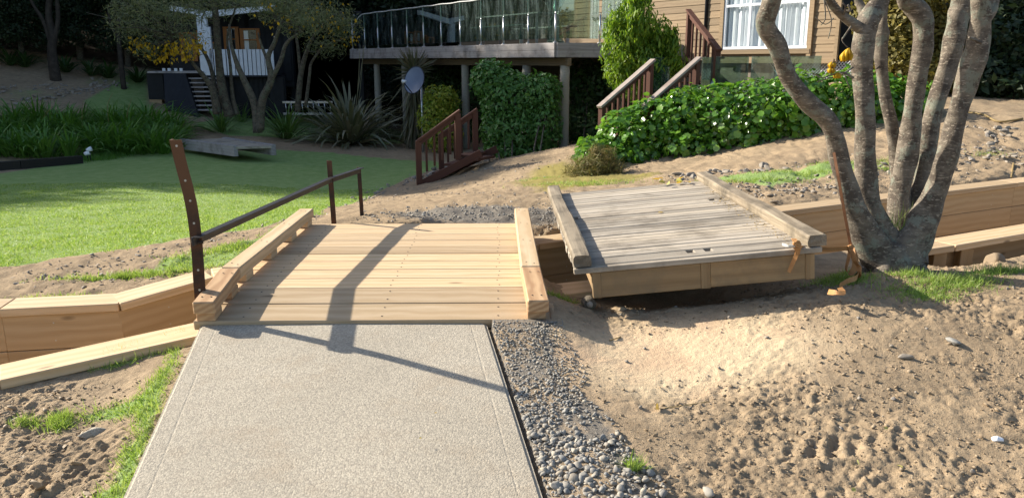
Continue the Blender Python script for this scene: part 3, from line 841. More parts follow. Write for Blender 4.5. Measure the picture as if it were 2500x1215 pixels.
# ---- new footbridge
def build_bridge():
    t = thing('new_footbridge', 'low footbridge of new pale pine planks with kerb rails, spanning the channel', 'bridge', (-.6, 3.5, -.05))
    x0, x1 = -1.42, .215
    rr = random.Random(3)
    sl = .11
    # flat planks from the crown of the ramp to the far end, two sloping planks in front
    edges = np.linspace(3.90, 5.545, 10)
    for a, b in zip(edges[:-1], edges[1:]):
        dz = rr.uniform(-.0015, .0015)
        p = beam('plank', (x0 + rr.uniform(-.008, .008), (a + b) / 2, -.0225 + dz), (x1 + rr.uniform(-.008, .008), (a + b) / 2, -.0225 + dz), b - a - .005, .045, M['pine'], t, c=.004)
        for x in (x0 + .22, (x0 + x1) / 2 + .05, x1 - .22):
            for yy in (a + .045, b - .045):
                screw(V3(x + rr.uniform(-.01, .01), yy, .0006 + dz), p)
    for k in range(2):
        a, b = 3.90 - .2 * (k + 1), 3.90 - .2 * k
        ya, yb = a + .003, b - .003
        za, zb = -(3.90 - ya) * sl, -(3.90 - yb) * sl
        up = V3(0, -sl, 1).normalized()
        up = V3(0, sl * -1, 1).normalized()
        c0 = V3(0, (ya + yb) / 2, (za + zb) / 2) - V3(0, -sl, 1).normalized() * .0225
        p = beam('plank', (x0 + rr.uniform(-.006, .006), c0.y, c0.z), (x1 + .05 * k, c0.y, c0.z), .1945, .045, M['pine'], t, up=V3(0, -sl, 1), c=.004)
        for x in (x0 + .22, (x0 + x1) / 2 + .05, x1 - .22):
            for yy in (a + .05, b - .05):
                screw(V3(x, yy, -(3.90 - yy) * sl + .0008), p)
    # bearers under the planks and the closing board at the ramp's foot
    for x in (x0 + .12, (x0 + x1) / 2, x1 - .12):
        beam('bearer', (x, 3.74, -.125), (x, 5.5, -.125), .09, .14, M['pine_wall'], t)
    beam('end_board', (-.09, 3.492, -.105), (x1 + .045, 3.492, -.105), .03, .03, M['pine_wall'], t)
    # kerb rails on blocks, each in two lengths
    for side, xl in ((-1, x0 + .05), (1, x1 - .052)):
        h0, rw, rh = .045, .10, .062
        zc = h0 + rh / 2
        beam('kerb_rail', (xl, 3.915, zc), (xl, 5.56, zc), rw, rh, M['pine'], t, c=.006)
        y_f = 3.47
        za, zb = -(3.90 - y_f) * sl + zc, zc
        m = M['pine_red']
        beam('kerb_rail', (xl + .018, y_f, za + .0), (xl, 3.909, zb - .001), rw, rh, m, t, c=.006)
        for yb in (4.08, 4.55, 5.02, 5.46):
            beam('block', (xl, yb - .06, h0 / 2), (xl, yb + .06, h0 / 2), rw - .012, h0 - .002, M['pine'], t)
        for yb in (3.55, 3.80):
            zz = -(3.90 - yb) * sl + h0 / 2
            beam('block', (xl + .012, yb - .05, zz - .05 * sl), (xl + .012, yb + .05, zz + .05 * sl), rw - .014, h0 - .002, m, t)
        for yb in (3.53, 3.83):
            for dx in (-.02, .022):
                screw(V3(xl + dx + .012, yb, -(3.90 - yb) * sl + h0 + rh + .0015), t)
        for yb in (3.97, 4.5, 5.0, 5.45):
            screw(V3(xl + .02, yb, h0 + rh + .0006), t); screw(V3(xl - .02, yb + .03, h0 + rh + .0006), t)
build_bridge()

# ---- timber walls of the channel
def wall_line(L, xa, xb):
    P = [Vector((xa, float(line_y(L, xa))))]
    P += [Vector(p) for p in L if xa < p[0] < xb]
    P.append(Vector((xb, float(line_y(L, xb)))))
    return P
def retaining_wall(label, L, xa, xb, zs, side, nb, capw=.215, joints=()):
    """side = +1: earth lies on +y; zs: cap height at each x"""
    P = wall_line(L, xa, xb)
    zt = lambda x: float(np.interp(x, [a for a, _ in zs], [b for _, b in zs]))
    t = thing('retaining_wall', label, 'wall', (P[0].x, P[0].y, -.95), 'timber channel walls')
    rr = random.Random(int(xa * 10) + side)
    for a, b in zip(P[:-1], P[1:]):
        d = (b - a); ln = d.length
        if ln < .05: continue
        d.normalize(); n = Vector((-d.y, d.x)) * side
        za, zb = zt(a.x), zt(b.x)
        ca, cb = a + n * (capw / 2 - .02), b + n * (capw / 2 - .02)
        ex = .03
        beam('cap', (ca.x + d.x * .002, ca.y + d.y * .002, za - .0225), (cb.x - d.x * .002, cb.y - d.y * .002, zb - .0225), capw, .045, M['pine'], t, c=.004)
        bh = .20
        for k in range(nb):
            ztop_a, ztop_b = za - .048 - k * bh, zb - .048 - k * bh
            off = n * (.0225 + .008)
            pa, pb = a + off, b + off
            dz = rr.uniform(-.002, .002)
            beam('board', (pa.x, pa.y, ztop_a - bh / 2), (pb.x, pb.y, ztop_b - bh / 2), .045 + dz, bh - .004, M['pine_wall'], t, c=.003)
        for s in np.arange(.25, ln, .9):
            q = a + d * s + n * .10
            beam('post', (q.x, q.y, -1.0), (q.x, q.y, zt(q.x) - .06), .09, .09, M['pine_wall'], t)
            for k in range(nb):
                zz = zt(q.x) - .048 - k * bh
                for dz in (-.05, -.15):
                    w = a + d * s + n * .0065
                    o = screw(V3(w.x, w.y, zz + dz), t, M['galv'])
                    o.matrix_basis = Matrix.Translation(o.matrix_basis.translation) @ V3(-n.x, -n.y, 0).to_track_quat('Z', 'Y').to_matrix().to_4x4()
    return t
retaining_wall('new pine retaining wall left of the footbridge, far side of the channel below the lawn', FARL, -6, -1.50, [(-6, -.16), (-2.07, -.15), (-1.66, -.085), (-1.2, -.075)], 1, 4)
retaining_wall('new pine retaining wall left of the path, its flat cap edged by muddy grass', NEAR, -6, -1.30, [(-6, -.2), (-2.21, -.18), (-1.49, -.13), (-1.2, -.12)], -1, 4)
retaining_wall('new pine retaining wall behind the old deck and the tree, far side of the channel', FARL, .22, 10, [(.2, -.1), (2.3, -.1), (5.25, -.07), (10, -.05)], 1, 4)
retaining_wall('new pine retaining wall right behind the tree foot, near side of the channel', NEAR, .225, 9, [(.2, -.1), (2, -.1), (9, -.1)], -1, 4)
retaining_wall('short run of pine retaining wall hidden beneath the new footbridge planks, far side', FARL, -1.49, .21, [(-1.5, -.20), (.3, -.20)], 1, 3)
retaining_wall('short run of pine retaining wall hidden beneath the new footbridge planks, near side', NEAR, -1.29, .215, [(-1.3, -.20), (.3, -.20)], -1, 3)

# ---- old deck lifted off its place
def build_old_deck():
    t = thing('old_bridge_deck', 'weathered grey plank bridge deck with kerb rails, lifted and tilted beside the new bridge', 'bridge deck', (.42, 3.75, 0))
    tilt = math.atan2(.10, 1.10); yaw = R(-.4); pit = R(-.2)
    Wm = Matrix.Translation((.375, 3.75, .145)) @ Matrix.Rotation(yaw, 4, 'Z') @ Matrix.Rotation(pit, 4, 'X') @ Matrix.Rotation(-tilt, 4, 'Y')
    rr = random.Random(5)
    Wd, L, n = 1.20, 2.20, 32
    st = L / n
    def lb(name, lo, hi, m, c=.003, dy=0.0, parent=t, axis=0):
        lo, hi = Vector(lo), Vector(hi); d = hi - lo
        if axis == 0: me = cbox_data(d.x, d.y, d.z, c, m); loc = Matrix.Translation((lo + hi) / 2)
        elif axis == 1: me = cbox_data(d.y, d.x, d.z, c, m); loc = Matrix.Translation((lo + hi) / 2) @ Matrix.Rotation(R(90), 4, 'Z')
        else: me = cbox_data(d.z, d.x, d.y, c, m); loc = Matrix.Translation((lo + hi) / 2) @ Matrix.Rotation(R(90), 4, 'Y')
        if dy: loc = loc @ Matrix.Rotation(dy, 4, 'Z')
        return link(name, me, parent, Wm @ loc)
    notch = {1: ((.575, .61), (.665, .70)), 17: ((.085, .125),), 20: ((1.02, 1.06), (1.09, 1.11))}
    for k in range(n):
        y0 = k * st
        xa, xb = rr.uniform(-.012, .0), Wd + rr.uniform(-.005, .012)
        z1 = rr.uniform(-.002, .002)
        cuts = notch.get(k, ())
        segs, s = [], xa
        for a, b in cuts: segs.append((s, a)); s = b
        segs.append((s, xb))
        for a, b in segs:
            lb('plank', (a, y0 + .0022, -.032 + z1), (b, y0 + st - .0022, z1), M['old'], .004, R(rr.uniform(-.15, .15)))
        lb('plank', (.04, y0 + .01, -.045), (Wd - .04, y0 + st - .01, -.0335), M['old'], .001) if k in notch else None
    # frame under the planks
    lb('bearer', (.085, .02, -.155), (.13, L - .03, -.034), M['old_side'], axis=1)
    lb('bearer', (Wd - .075, .02, -.155), (Wd - .03, L - .03, -.034), M['old_side'], axis=1)
    lb('bearer', (.62, .05, -.15), (.665, L - .03, -.034), M['old_side'], axis=1)
    lb('front_beam', (.085, -.028, -.165), (.115, .018, -.034), M['old_side'], axis=2)
    lb('front_beam', (.118, -.022, -.163), (.612, .018, -.034), M['old_side'])
    lb('front_beam', (.615, -.028, -.165), (.655, .018, -.034), M['old_side'], axis=2)
    lb('front_beam', (.658, -.022, -.161), (1.125, .018, -.034), M['old_side'])
    lb('front_beam', (1.128, -.028, -.165), (1.168, .018, -.034), M['old_side'], axis=2)
    lb('plank_end', (-.01, -.034, -.031), (Wd + .004, -.001, -.004), M['old'])
    # rough, split kerb rails
    for xc, seed in ((.035, 1), (Wd - .02, 2)):
        r2 = np.random.default_rng(seed)
        ny, prof = 44, [(-.043, 0), (-.045, .025), (-.043, .050), (-.036, .057), (-.005, .058), (.034, .057), (.042, .050), (.044, .025), (.042, 0)]
        V, Fs = [], []
        for i in range(ny):
            y = -.03 + (L + .08) * i / (ny - 1)
            for j, (px_, pz_) in enumerate(prof):
                k2 = .006 * (fbm(np.array([y * 3]), np.array([j * .9 + seed * 5.]), 1.0, 4, 3)[0] - .5) * 2
                sag = .004 * math.sin(y * 2.1 + seed)
                V.append((xc + px_ + k2 + sag, y + (.01 * r2.random() if i in (0, ny - 1) else 0), .0015 + max(pz_ + k2 * (1 if pz_ > .01 else 0), 0)))
        m_ = len(prof)
        for i in range(ny - 1):
            for j in range(m_):
                Fs.append([i * m_ + j, i * m_ + (j + 1) % m_, (i + 1) * m_ + (j + 1) % m_, (i + 1) * m_ + j])
        Fs += [list(range(m_)), [(ny - 1) * m_ + j for j in range(m_)][::-1]]
        me = mesh('kerb_rail', [(y, -x, z) for x, y, z in V], [f for f in Fs], M['old_rail'])
        link('kerb_rail', me, t, Wm @ Matrix.Rotation(R(90), 4, 'Z'))
    return Wm
OLD = build_old_deck()

# ---- steel handrail left over from the old crossing
def build_handrail():
    t = thing('handrail', 'rusty steel handrail on three posts along the new footbridge left kerb', 'handrail', (-1.47, 3.62, -.2))
    def angle_post(pts, w, th, m, holes, ax):
        """angle iron swept along pts; ax = unit vector of the flange that faces the camera"""
        mb = MB()
        ax = Vector(ax).normalized()
        bx_ = Vector((-ax.y, ax.x, 0))
        V, Fs = [], []
        pr = [(0, 0), (w, 0), (w, th), (th, th), (th, w), (0, w)]
        P, _ = smooth_path(pts, [1] * len(pts), 6)
        for p in P:
            for a, b in pr: V.append(p + ax * (a - w / 2) + bx_ * b)
        k = len(pr)
        for i in range(len(P) - 1):
            for j in range(k): Fs.append([i * k + j, i * k + (j + 1) % k, (i + 1) * k + (j + 1) % k, (i + 1) * k + j])
        Fs += [list(range(k))[::-1], [(len(P) - 1) * k + j for j in range(k)]]
        mb.add(V, Fs)
        o = mb.obj('post', m, t)
        for f in holes:
            i = min(int(f * (len(P) - 1)), len(P) - 2)
            q = P[i] - bx_ * .0012
            disc = [(math.cos(a) * .0055, math.sin(a) * .0055, 0) for a in np.linspace(0, 6.28, 9)[:-1]]
            key = 'hole'
            if key not in _cache: _cache[key] = mesh('bolt_hole', disc, [list(range(8))], M['galv'])
            Mx = Matrix.Translation(q) @ (-bx_).to_track_quat('Z', 'Y').to_matrix().to_4x4()
            link('bolt_hole', _cache[key], o, Mx)
        return o
    Y1 = 3.60
    angle_post([at(u, v, y) for u, v, y in ((428, 342, Y1 - .03), (441, 398, Y1 - .02), (458, 462, Y1 - .01), (470, 520, Y1), (480, 600, Y1), (486, 690, Y1), (494, 790, Y1))], .052, .006, M['rust'],
               (.06, .30, .42, .58, .78, .88, .96), (1, .12, 0))
    z_r = .305
    p2 = at(806, 440, 5.62); p3 = at(876, 412, 6.10)
    angle_post([V3(p2.x + .012, 5.62, -.1), V3(p2.x + .006, 5.62, .2), V3(p2.x, 5.62, .44)], .036, .005, M['rust'], (), (1, .1, 0))
    angle_post([V3(p3.x + .01, 6.10, -.12), V3(p3.x, 6.10, .33)], .03, .005, M['rust'], (), (1, .1, 0))
    a = at(470, 590, Y1 - .045); b = V3(p2.x - .0, 5.585, z_r); c = V3(p3.x + .01, 6.075, z_r + .005)
    a2 = a + (b - a) * .0
    beam('rail', a2, b, .012, .042, M['iron'], t, c=.002)
    beam('rail', b + (c - b) * .002, c, .012, .042, M['iron'], t, c=.002)
    beam('rail_flange', a2 + V3(.018, 0, .019), b + V3(.018, 0, .019), .036, .006, M['iron'], t, c=.001)
    beam('rail_flange', b + V3(.018, 0, .019), c + V3(.018, 0, .019), .036, .006, M['iron'], t, c=.001)
    q = a + (b - a) * .02
    tube('bolt', [q + V3(-.02, -.012, -.01), q + V3(.03, -.002, -.01)], .007, M['rust'], t, 8, 1)
build_handrail()

# ---- many-stemmed tree at the right
def stem_px(spec, Yf):
    P, Rr = [], []
    for u, v, w, y in spec:
        y -= .2; p = at(u, v, y); P.append(p)
        Rr.append(.94 * w / 2 / FPX * (y * math.cos(PITCH) + .25))
    return P, Rr
def build_tree():
    b0 = at(2180, 662, 4.12)
    t = thing('kowhai_tree', 'multi-stemmed tree with mottled grey bark and six bare trunks at right', 'tree', (b0.x, b0.y, b0.z - .05))
    stems = [
        [(2165, 668, 130, 4.34), (2150, 625, 96, 4.33), (2112, 570, 74, 4.32), (2085, 510, 60, 4.30), (2062, 430, 47, 4.28), (2040, 345, 45, 4.26), (2016, 290, 48, 4.24), (1962, 238, 42, 4.2), (1922, 182, 42, 4.17), (1897, 115, 44, 4.14), (1870, 58, 43, 4.1), (1884, 0, 48, 4.05), (1888, -90, 44, 4.0), (1850, -300, 34, 3.95)],
        [(2185, 670, 135, 4.36), (2172, 620, 92, 4.38), (2145, 555, 66, 4.40), (2124, 490, 54, 4.40), (2113, 400, 50, 4.40), (2111, 300, 49, 4.4), (2108, 200, 47, 4.4), (2106, 115, 52, 4.4), (2116, 60, 56, 4.42), (2142, 15, 44, 4.44), (2162, -40, 40, 4.46), (2190, -250, 30, 4.5)],
        [(2200, 620, 70, 4.5), (2200, 500, 48, 4.6), (2196, 430, 44, 4.64), (2186, 372, 31, 4.66), (2174, 296, 30, 4.68), (2159, 222, 27, 4.7), (2151, 140, 32, 4.72), (2150, 85, 36, 4.74), (2156, 40, 22, 4.76), (2170, -60, 16, 4.8)],
        [(2205, 640, 100, 4.45), (2198, 560, 62, 4.5), (2196, 480, 52, 4.54), (2209, 400, 53, 4.56), (2222, 333, 50, 4.57), (2230, 260, 45, 4.57), (2243, 167, 43, 4.57), (2255, 95, 48, 4.57), (2254, 50, 50, 4.56), (2226, 14, 45, 4.55), (2208, -20, 42, 4.53), (2190, -200, 34, 4.5)],
        [(2215, 640, 100, 4.48), (2228, 560, 60, 4.56), (2250, 450, 42, 4.64), (2259, 389, 45, 4.66), (2270, 315, 42, 4.68), (2293, 230, 45, 4.7), (2318, 148, 45, 4.72), (2331, 93, 50, 4.73), (2341, 37, 50, 4.74), (2349, -10, 46, 4.75), (2370, -220, 36, 4.8)],
        [(2190, 672, 140, 4.33), (2205, 625, 112, 4.34), (2238, 570, 84, 4.34), (2264, 515, 66, 4.34), (2290, 453, 55, 4.33), (2308, 391, 50, 4.31), (2330, 315, 49, 4.3), (2348, 240, 48, 4.29), (2370, 167, 55, 4.28), (2388, 111, 58, 4.27), (2394, 55, 45, 4.25), (2393, 0, 44, 4.24), (2400, -200, 36, 4.2)],
    ]
    for k, s in enumerate(stems):
        P, Rr = stem_px(s, 0)
        tube('trunk_stem', P, Rr, M['bark'], t, 18, 7, .11, k)
    # buried root flare
    mb = MB()
    for k in range(7):
        a = k * .9 + .3
        mb.tube([b0 + V3(0, 0, .12), b0 + V3(.10 * math.cos(a), .08 * math.sin(a), .03), b0 + V3(.22 * math.cos(a), .17 * math.sin(a), -.07)], [.07, .06, .03], 10, 4, .1, k)
    mb.obj('root_flare', M['bark'], t, True)
    limbs = [
        [(2106, 75, 30, 4.4), (2085, 60, 26, 4.38), (2050, 32, 20, 4.35), (2022, -5, 20, 4.3), (1990, -80, 16, 4.25)],
        [(2112, 60, 26, 4.42), (2106, 25, 22, 4.46), (2092, -5, 16, 4.48), (2070, -60, 10, 4.5)],
        [(2398, 60, 28, 4.26), (2420, 28, 24, 4.28), (2428, 0, 22, 4.3), (2445, -100, 16, 4.35)],
        [(2066, 28, 7, 4.34), (2076, 26, 6, 4.33), (2070, 12, 5, 4.33)],
        [(2060, 35, 6, 4.33), (2064, 18, 5, 4.3), (2058, 8, 4, 4.3)],
    ]
    for k, s in enumerate(limbs):
        P, Rr = stem_px(s, 0)
        tube('limb', P, Rr, M['bark'], t, 10, 5, .06, 20 + k)
    # twigs with the last yellow flowers
    twigs = [[(2082, 190, 7, 4.36), (2060, 178, 5, 4.3), (2030, 183, 4, 4.26), (2005, 190, 3, 4.24), (1985, 178, 2, 4.2)],
             [(2082, 165, 6, 4.36), (2050, 185, 4, 4.3), (2022, 192, 3, 4.28), (1995, 200, 2, 4.26)],
             [(2078, 65, 5, 4.3), (2062, 88, 4, 4.28), (2056, 100, 3, 4.27), (2071, 118, 3, 4.26)],
             [(2012, 0, 4, 4.2), (2015, 45, 3, 4.2), (2004, 62, 2, 4.2)], [(2012, 0, 3, 4.2), (2030, 50, 2.5, 4.2), (2022, 95, 2, 4.2)],
             [(2035, 45, 3, 4.22), (2015, 60, 2, 4.2), (1990, 42, 2, 4.2)],
             [(2030, 183, 4, 4.26), (2032, 160, 3, 4.25), (2034, 150, 2, 4.25)], [(2060, 178, 4, 4.3), (2068, 200, 3, 4.28), (2075, 215, 2, 4.28)],
             [(2150, 160, 6, 4.7), (2140, 168, 5, 4.66)], [(2395, 105, 8, 4.2), (2366, 92, 6, 4.16)]]
    for k, s in enumerate(twigs):
        P, Rr = stem_px(s, 0)
        tube('twig', P, Rr, M['bark'], t, 6, 4, .05, 40 + k)
    r = np.random.default_rng(9)
    def flower(u, v, y, ln):
        p = at(u, v, y - .2); mb = MB()
        for a in range(5):
            q = a * 1.256
            d = V3(math.cos(q) * .012, math.sin(q) * .012, -ln)
            mb.tube([p, p + d * .5 + V3(math.cos(q) * .006, math.sin(q) * .006, 0), p + d], [.004, .010, .003], 6, 3)
        mb.obj('flower', M['flower'], t, True)
    for u, v in ((2066, 122), (2072, 118), (2062, 126), (2074, 124)): flower(u, v, 4.26 + r.random() * .03, .05)
    for u, v in ((2032, 152), (2030, 165), (2045, 178)): flower(u, v, 4.26, .028)
    # leaf shoots high above, out of the picture's top edge
    n = 2600
    P, nr, _ = blob_points([(1.8, 4.2, 3.2, 1.2, 1.0, .6), (2.7, 4.5, 3.4, 1.2, 1.1, .6), (2.2, 4.9, 3.7, 1.0, 1.0, .6)], n, r)
    leaves('crown', P, orient(nr, r), .03 + .03 * r.random(n), LEAF4, M['lf_kowhai'], t)
    # grass sprouting in the fork
    n = 26
    base = np.array([at(2196, 560, 4.16)]) + r.normal(size=(n, 3)) * [.03, .01, .005]
    up = norm(np.c_[r.normal(size=n) * .5, r.normal(size=n) * .4, np.ones(n)])
    Rm = orient(norm(np.c_[r.normal(size=(n, 2)), np.zeros(n)]), r, up[:, :], 1.0)
    leaves('fork_grass', base, Rm, np.c_[.06 + .12 * r.random(n), np.full(n, .05), np.full(n, .1)], NEEDLE, M['grass'], t)
build_tree()

# ---- tan lifting strap tied round stem and deck corner
def ribbon(name, pts, w, m, parent, side, th=.0022, k=6, twist=None):
    P, _ = smooth_path(pts, [1] * len(pts), k)
    V, Fs = [], []
    side = Vector(side).normalized()
    for i, p in enumerate(P):
        tg = (P[min(i + 1, len(P) - 1)] - P[max(i - 1, 0)]).normalized()
        s = side
        if twist: s = Quaternion(tg, twist * i / len(P)) @ s
        s = (s - tg * s.dot(tg)).normalized(); n = tg.cross(s)
        for a, b in ((-.5, -1), (.5, -1), (.5, 1), (-.5, 1)): V.append(p + s * w * a + n * th * b * .5)
    for i in range(len(P) - 1):
        for j in range(4): Fs.append([i * 4 + j, i * 4 + (j + 1) % 4, i * 4 + 4 + (j + 1) % 4, i * 4 + 4 + j])
    Fs += [[3, 2, 1, 0], [len(V) - 4 + i for i in range(4)]]
    return link(name, mesh(name, V, Fs, m, False), parent)
def build_strap():
    k0 = at(2078, 606, 3.93)
    t = thing('lifting_strap', 'tan webbing strap knotted between the tree and the old deck corner', 'strap', (k0.x, k0.y, -.05))
    c0 = at(1944, 598, 3.70)
    A = lambda u, v, y: at(u, v, y - .19 if y > 4.0 else y)
    ribbon('strap_run', [A(2036, 372, 4.035), A(2048, 440, 4.02), A(2062, 520, 3.87), A(2077, 600, 3.93)], .016, M['strap_dark'], t, (.5, -.8, .1))
    ribbon('strap_run', [A(2078, 603, 4.12), A(2030, 606, 3.88), A(1985, 605, 3.85), A(1948, 602, 3.69)], .016, M['strap'], t, (0, -.3, 1))
    ribbon('strap_run', [A(2078, 608, 4.12), A(2030, 611, 3.87), A(1985, 609, 3.84), A(1948, 606, 3.69)], .012, M['strap'], t, (0, -.5, 1))
    ribbon('loop', [A(2077, 606, 4.11), A(2072, 630, 4.09), A(2066, 655, 4.08), A(2074, 668, 4.07), A(2086, 655, 4.07), A(2088, 630, 4.08), A(2079, 607, 4.10)], .03, M['strap'], t, (.3, -.9, .1), twist=1.2)
    ribbon('loop', [A(2080, 606, 4.10), A(2086, 635, 4.06), A(2096, 650, 4.05), A(2098, 668, 4.03), A(2088, 678, 4.0)], .028, M['strap'], t, (.6, -.8, .1), twist=.8)
    g = lambda u, v, z: gp(u, v, z)
    z = .05
    ribbon('tail', [A(2096, 668, 4.03), g(2090, 678, z + .02), g(2068, 686, z + .012), g(2050, 697, z + .015)], .026, M['strap'], t, (.3, .3, 1))
    ribbon('tail', [g(2022, 712, z + .015), g(2040, 714, z + .03), g(2058, 714, z + .03), g(2050, 702, z + .045)], .026, M['strap'], t, (.2, .9, .5))
    for kx, ky, yy, s in ((2078, 606, 3.92, .015), (1946, 598, 3.675, .017)):
        mb = MB(); p = at(kx, ky, yy); 
        for q in range(4):
            a = q * .8
            pts = [p + V3(math.cos(a + s_) * s * 1.0, math.sin(s_ * 2) * .006, math.sin(s_) * s * (1.1 - .2 * q)) for s_ in np.linspace(0, 6.2, 7)]
            mb.tube(pts, .006, 6, 3)
        mb.obj('knot', M['strap'], t, True)
    ribbon('tail', [A(1946, 604, 3.675), A(1944, 622, 3.68), A(1934, 645, 3.69), A(1926, 664, 3.695)], .02, M['strap'], t, (.9, -.3, 0), twist=.7)
    ribbon('wrap', [A(1938, 582, 3.74), A(1942, 590, 3.69), A(1950, 600, 3.675), A(1946, 622, 3.68)], .024, M['strap'], t, (.95, .1, 0))
    ribbon('tail', [A(1944, 600, 3.67), A(1925, 600, 3.68), A(1910, 596, 3.72)], .012, M['cable'], t, (0, -.3, 1))
build_strap()

# ================================================================== HOUSE, DECK AND STAIRS
DV = Vector((-.535, .845, 0)).normalized()       # along the deck front, away from the camera
DN = Vector((DV.y, -DV.x, 0))                    # from the deck front towards the house  (0.845, 0.535)
DC = at(1355, 141, 17.0); DC.z = 0               # front corner of the deck
def dk(s, n, z): p = DC + DV * s + DN * n; return V3(p.x, p.y, z)

def build_deck():
    t = thing('raised_deck', 'raised timber deck with weathered grey fascia boards standing on round poles', 'deck', (DC.x, DC.y, -.9))
    L, W = 11.2, 4.2
    zt = 1.50
    # fascia: two boards high, in several lengths
    for zc, h, cuts in ((zt - .076, .146, (0, 3.6, 7.4, L)), (zt - .226, .146, (0, 2.2, 5.4, 8.6, L))):
        for a, b in zip(cuts[:-1], cuts[1:]):
            beam('fascia_board', dk(a + .003, 0, zc), dk(b - .003, 0, zc), .045, h, M['fascia'], t)
        beam('fascia_board', dk(-.03, .02, zc), dk(-.03, W, zc), .045, h, M['fascia'], t)
        beam('fascia_board', dk(L + .03, .02, zc), dk(L + .03, W, zc), .045, h, M['fascia'], t)
    for k in range(29):
        n0 = .04 + k * .143
        beam('decking_board', dk(.0, n0 + .07, zt - .012), dk(L, n0 + .07, zt - .012), .137, .024, M['fascia'], t)
    for s in np.arange(.45, L, .6):
        beam('joist', dk(s, .05, zt - .105), dk(s, W, zt - .105), .045, .15, M['beamwood'], t)
    for n0 in (.34, 2.4):
        beam('beam', dk(-.06, n0, 1.105), dk(L - .3, n0, 1.105), .10, .16, M['beamwood'], t)
    for s, n0 in ((.1, .34), (1.55, .34), (4.35, .34), (7.9, .34), (9.9, .34), (2.9, 2.4), (6.6, 2.4), (10.6, 2.4)):
        p = dk(s, n0, 0); zb = fz(p.x, p.y) - .15
        tube('pole', [V3(p.x, p.y, zb), V3(p.x, p.y, 0), V3(p.x, p.y, 1.03)], [.108, .104, .10], M['pole'], t, 14, 3, .02, int(s * 10))
    beam('beam_packer', dk(.1, .27, 1.13), dk(.1, .42, 1.13), .12, .1, M['beamwood'], t)
build_deck()

def build_balustrade():
    t = thing('glass_balustrade', 'frameless glass balustrade with steel posts along the raised deck edge', 'balustrade', (DC.x, DC.y, 1.5))
    L, n = 11.0, 11
    def post(p):
        mb = MB()
        mb.tube([p + V3(0, 0, -.05), p + V3(0, 0, .58)], .021, 8, 1)
        mb.tube([p + V3(0, 0, .58), p + V3(0, 0, .63)], [.021, .006], 8, 1)
        o = mb.obj('steel_post', M['steel'], t, True)
        mb = MB(); mb.tube([p + V3(0, 0, -.0), p + V3(0, 0, .012)], .05, 10, 1)
        mb.obj('base_plate', M['steel'], o, True)
    for k in range(n + 1):
        post(dk(k * L / n + .04, .03, 1.5))
    for k in range(n):
        a, b = k * L / n + .06, (k + 1) * L / n + .02
        gpn = beam('glass_pane', dk(a, .03, 1.60 + .46), dk(b, .03, 1.60 + .46), .012, .94, M['glass'], t, c=.001)
        for e in (a, b): beam('glass_edge', dk(e, .03, 1.60), dk(e, .03, 2.52), .010, .006, M['edge'], gpn, c=.001, up=DV)
    for k in range(1, 3): post(dk(-.02, .03 + k * 1.15, 1.5))
    for k in range(2):
        beam('glass_pane', dk(-.02, .07 + k * 1.15, 2.06), dk(-.02, 1.14 + k * 1.15, 2.06), .012, .94, M['glass'], t, c=.001)
    h = thing('white_hose', 'white hose draped along the top edge of the glass balustrade', 'hose', tuple(dk(5, 0, 2.5)))
    pts = []
    for k in range(n):
        pts.append(dk(k + .04, .02, 2.548)); pts.append(dk(k + .5, .02, 2.536))
    pts = pts[:-2] + [dk(10.2, .03, 2.53), dk(10.5, -.02, 2.38), dk(10.75, -.03, 2.22), dk(11.0, .0, 2.2)]
    tube('hose_line', pts, .014, M['cable'], h, 6, 4)
    tube('hose_line', [dk(9.9, .05, 2.53), dk(10.3, .1, 2.46), dk(10.7, .08, 2.5), dk(11.0, .06, 2.54), dk(11.02, .02, 2.3), dk(10.9, .0, 2.0), dk(11.0, .02, 1.8)], .010, M['cable'], h, 6, 4)
build_balustrade()

def build_table():
    t = thing('patio_table', 'long slatted outdoor table standing on the raised deck behind the glass', 'table', tuple(dk(3.4, 1.3, 1.5)))
    for k in range(5): beam('table_slat', dk(1.9, .95 + k * .15, 2.22), dk(4.7, .95 + k * .15, 2.22), .14, .03, M['fascia'], t)
    for s in (2.1, 4.5):
        for n0 in (1.0, 1.5): beam('leg', dk(s, n0, 1.5), dk(s, n0, 2.2), .07, .07, M['fascia'], t)
    for nn, lab in ((.62, 'outdoor bench on the deck nearest the glass balustrade'), (2.0, 'outdoor bench on the deck behind the long table')):
        b = thing('patio_bench', lab, 'bench', tuple(dk(3.4, nn, 1.5)))
        for k in range(2): beam('bench_slat', dk(2.1, nn + k * .15, 1.95), dk(4.5, nn + k * .15, 1.95), .14, .03, M['fascia'], b)
        for s in (2.3, 4.3): beam('leg', dk(s, nn + .07, 1.5), dk(s, nn + .07, 1.93), .07, .2, M['fascia'], b)
    # shrouded outdoor heater near the corner
    c = thing('covered_heater', 'tall outdoor heater under a clear plastic cover behind the corner glass', 'heater', tuple(dk(.7, .5, 1.5)))
    p = dk(.7, .5, 0)
    tube('plastic_cover', [V3(p.x, p.y, 1.52), V3(p.x, p.y, 1.9), V3(p.x + .01, p.y, 2.1), V3(p.x, p.y, 2.4), V3(p.x, p.y, 2.75)], [.20, .13, .08, .24, .12], M['glass'], c, 12, 5, .18, 3)
    tube('heater_stem', [V3(p.x, p.y, 1.5), V3(p.x, p.y, 2.6)], .03, M['steel'], c, 8, 1)
build_table()

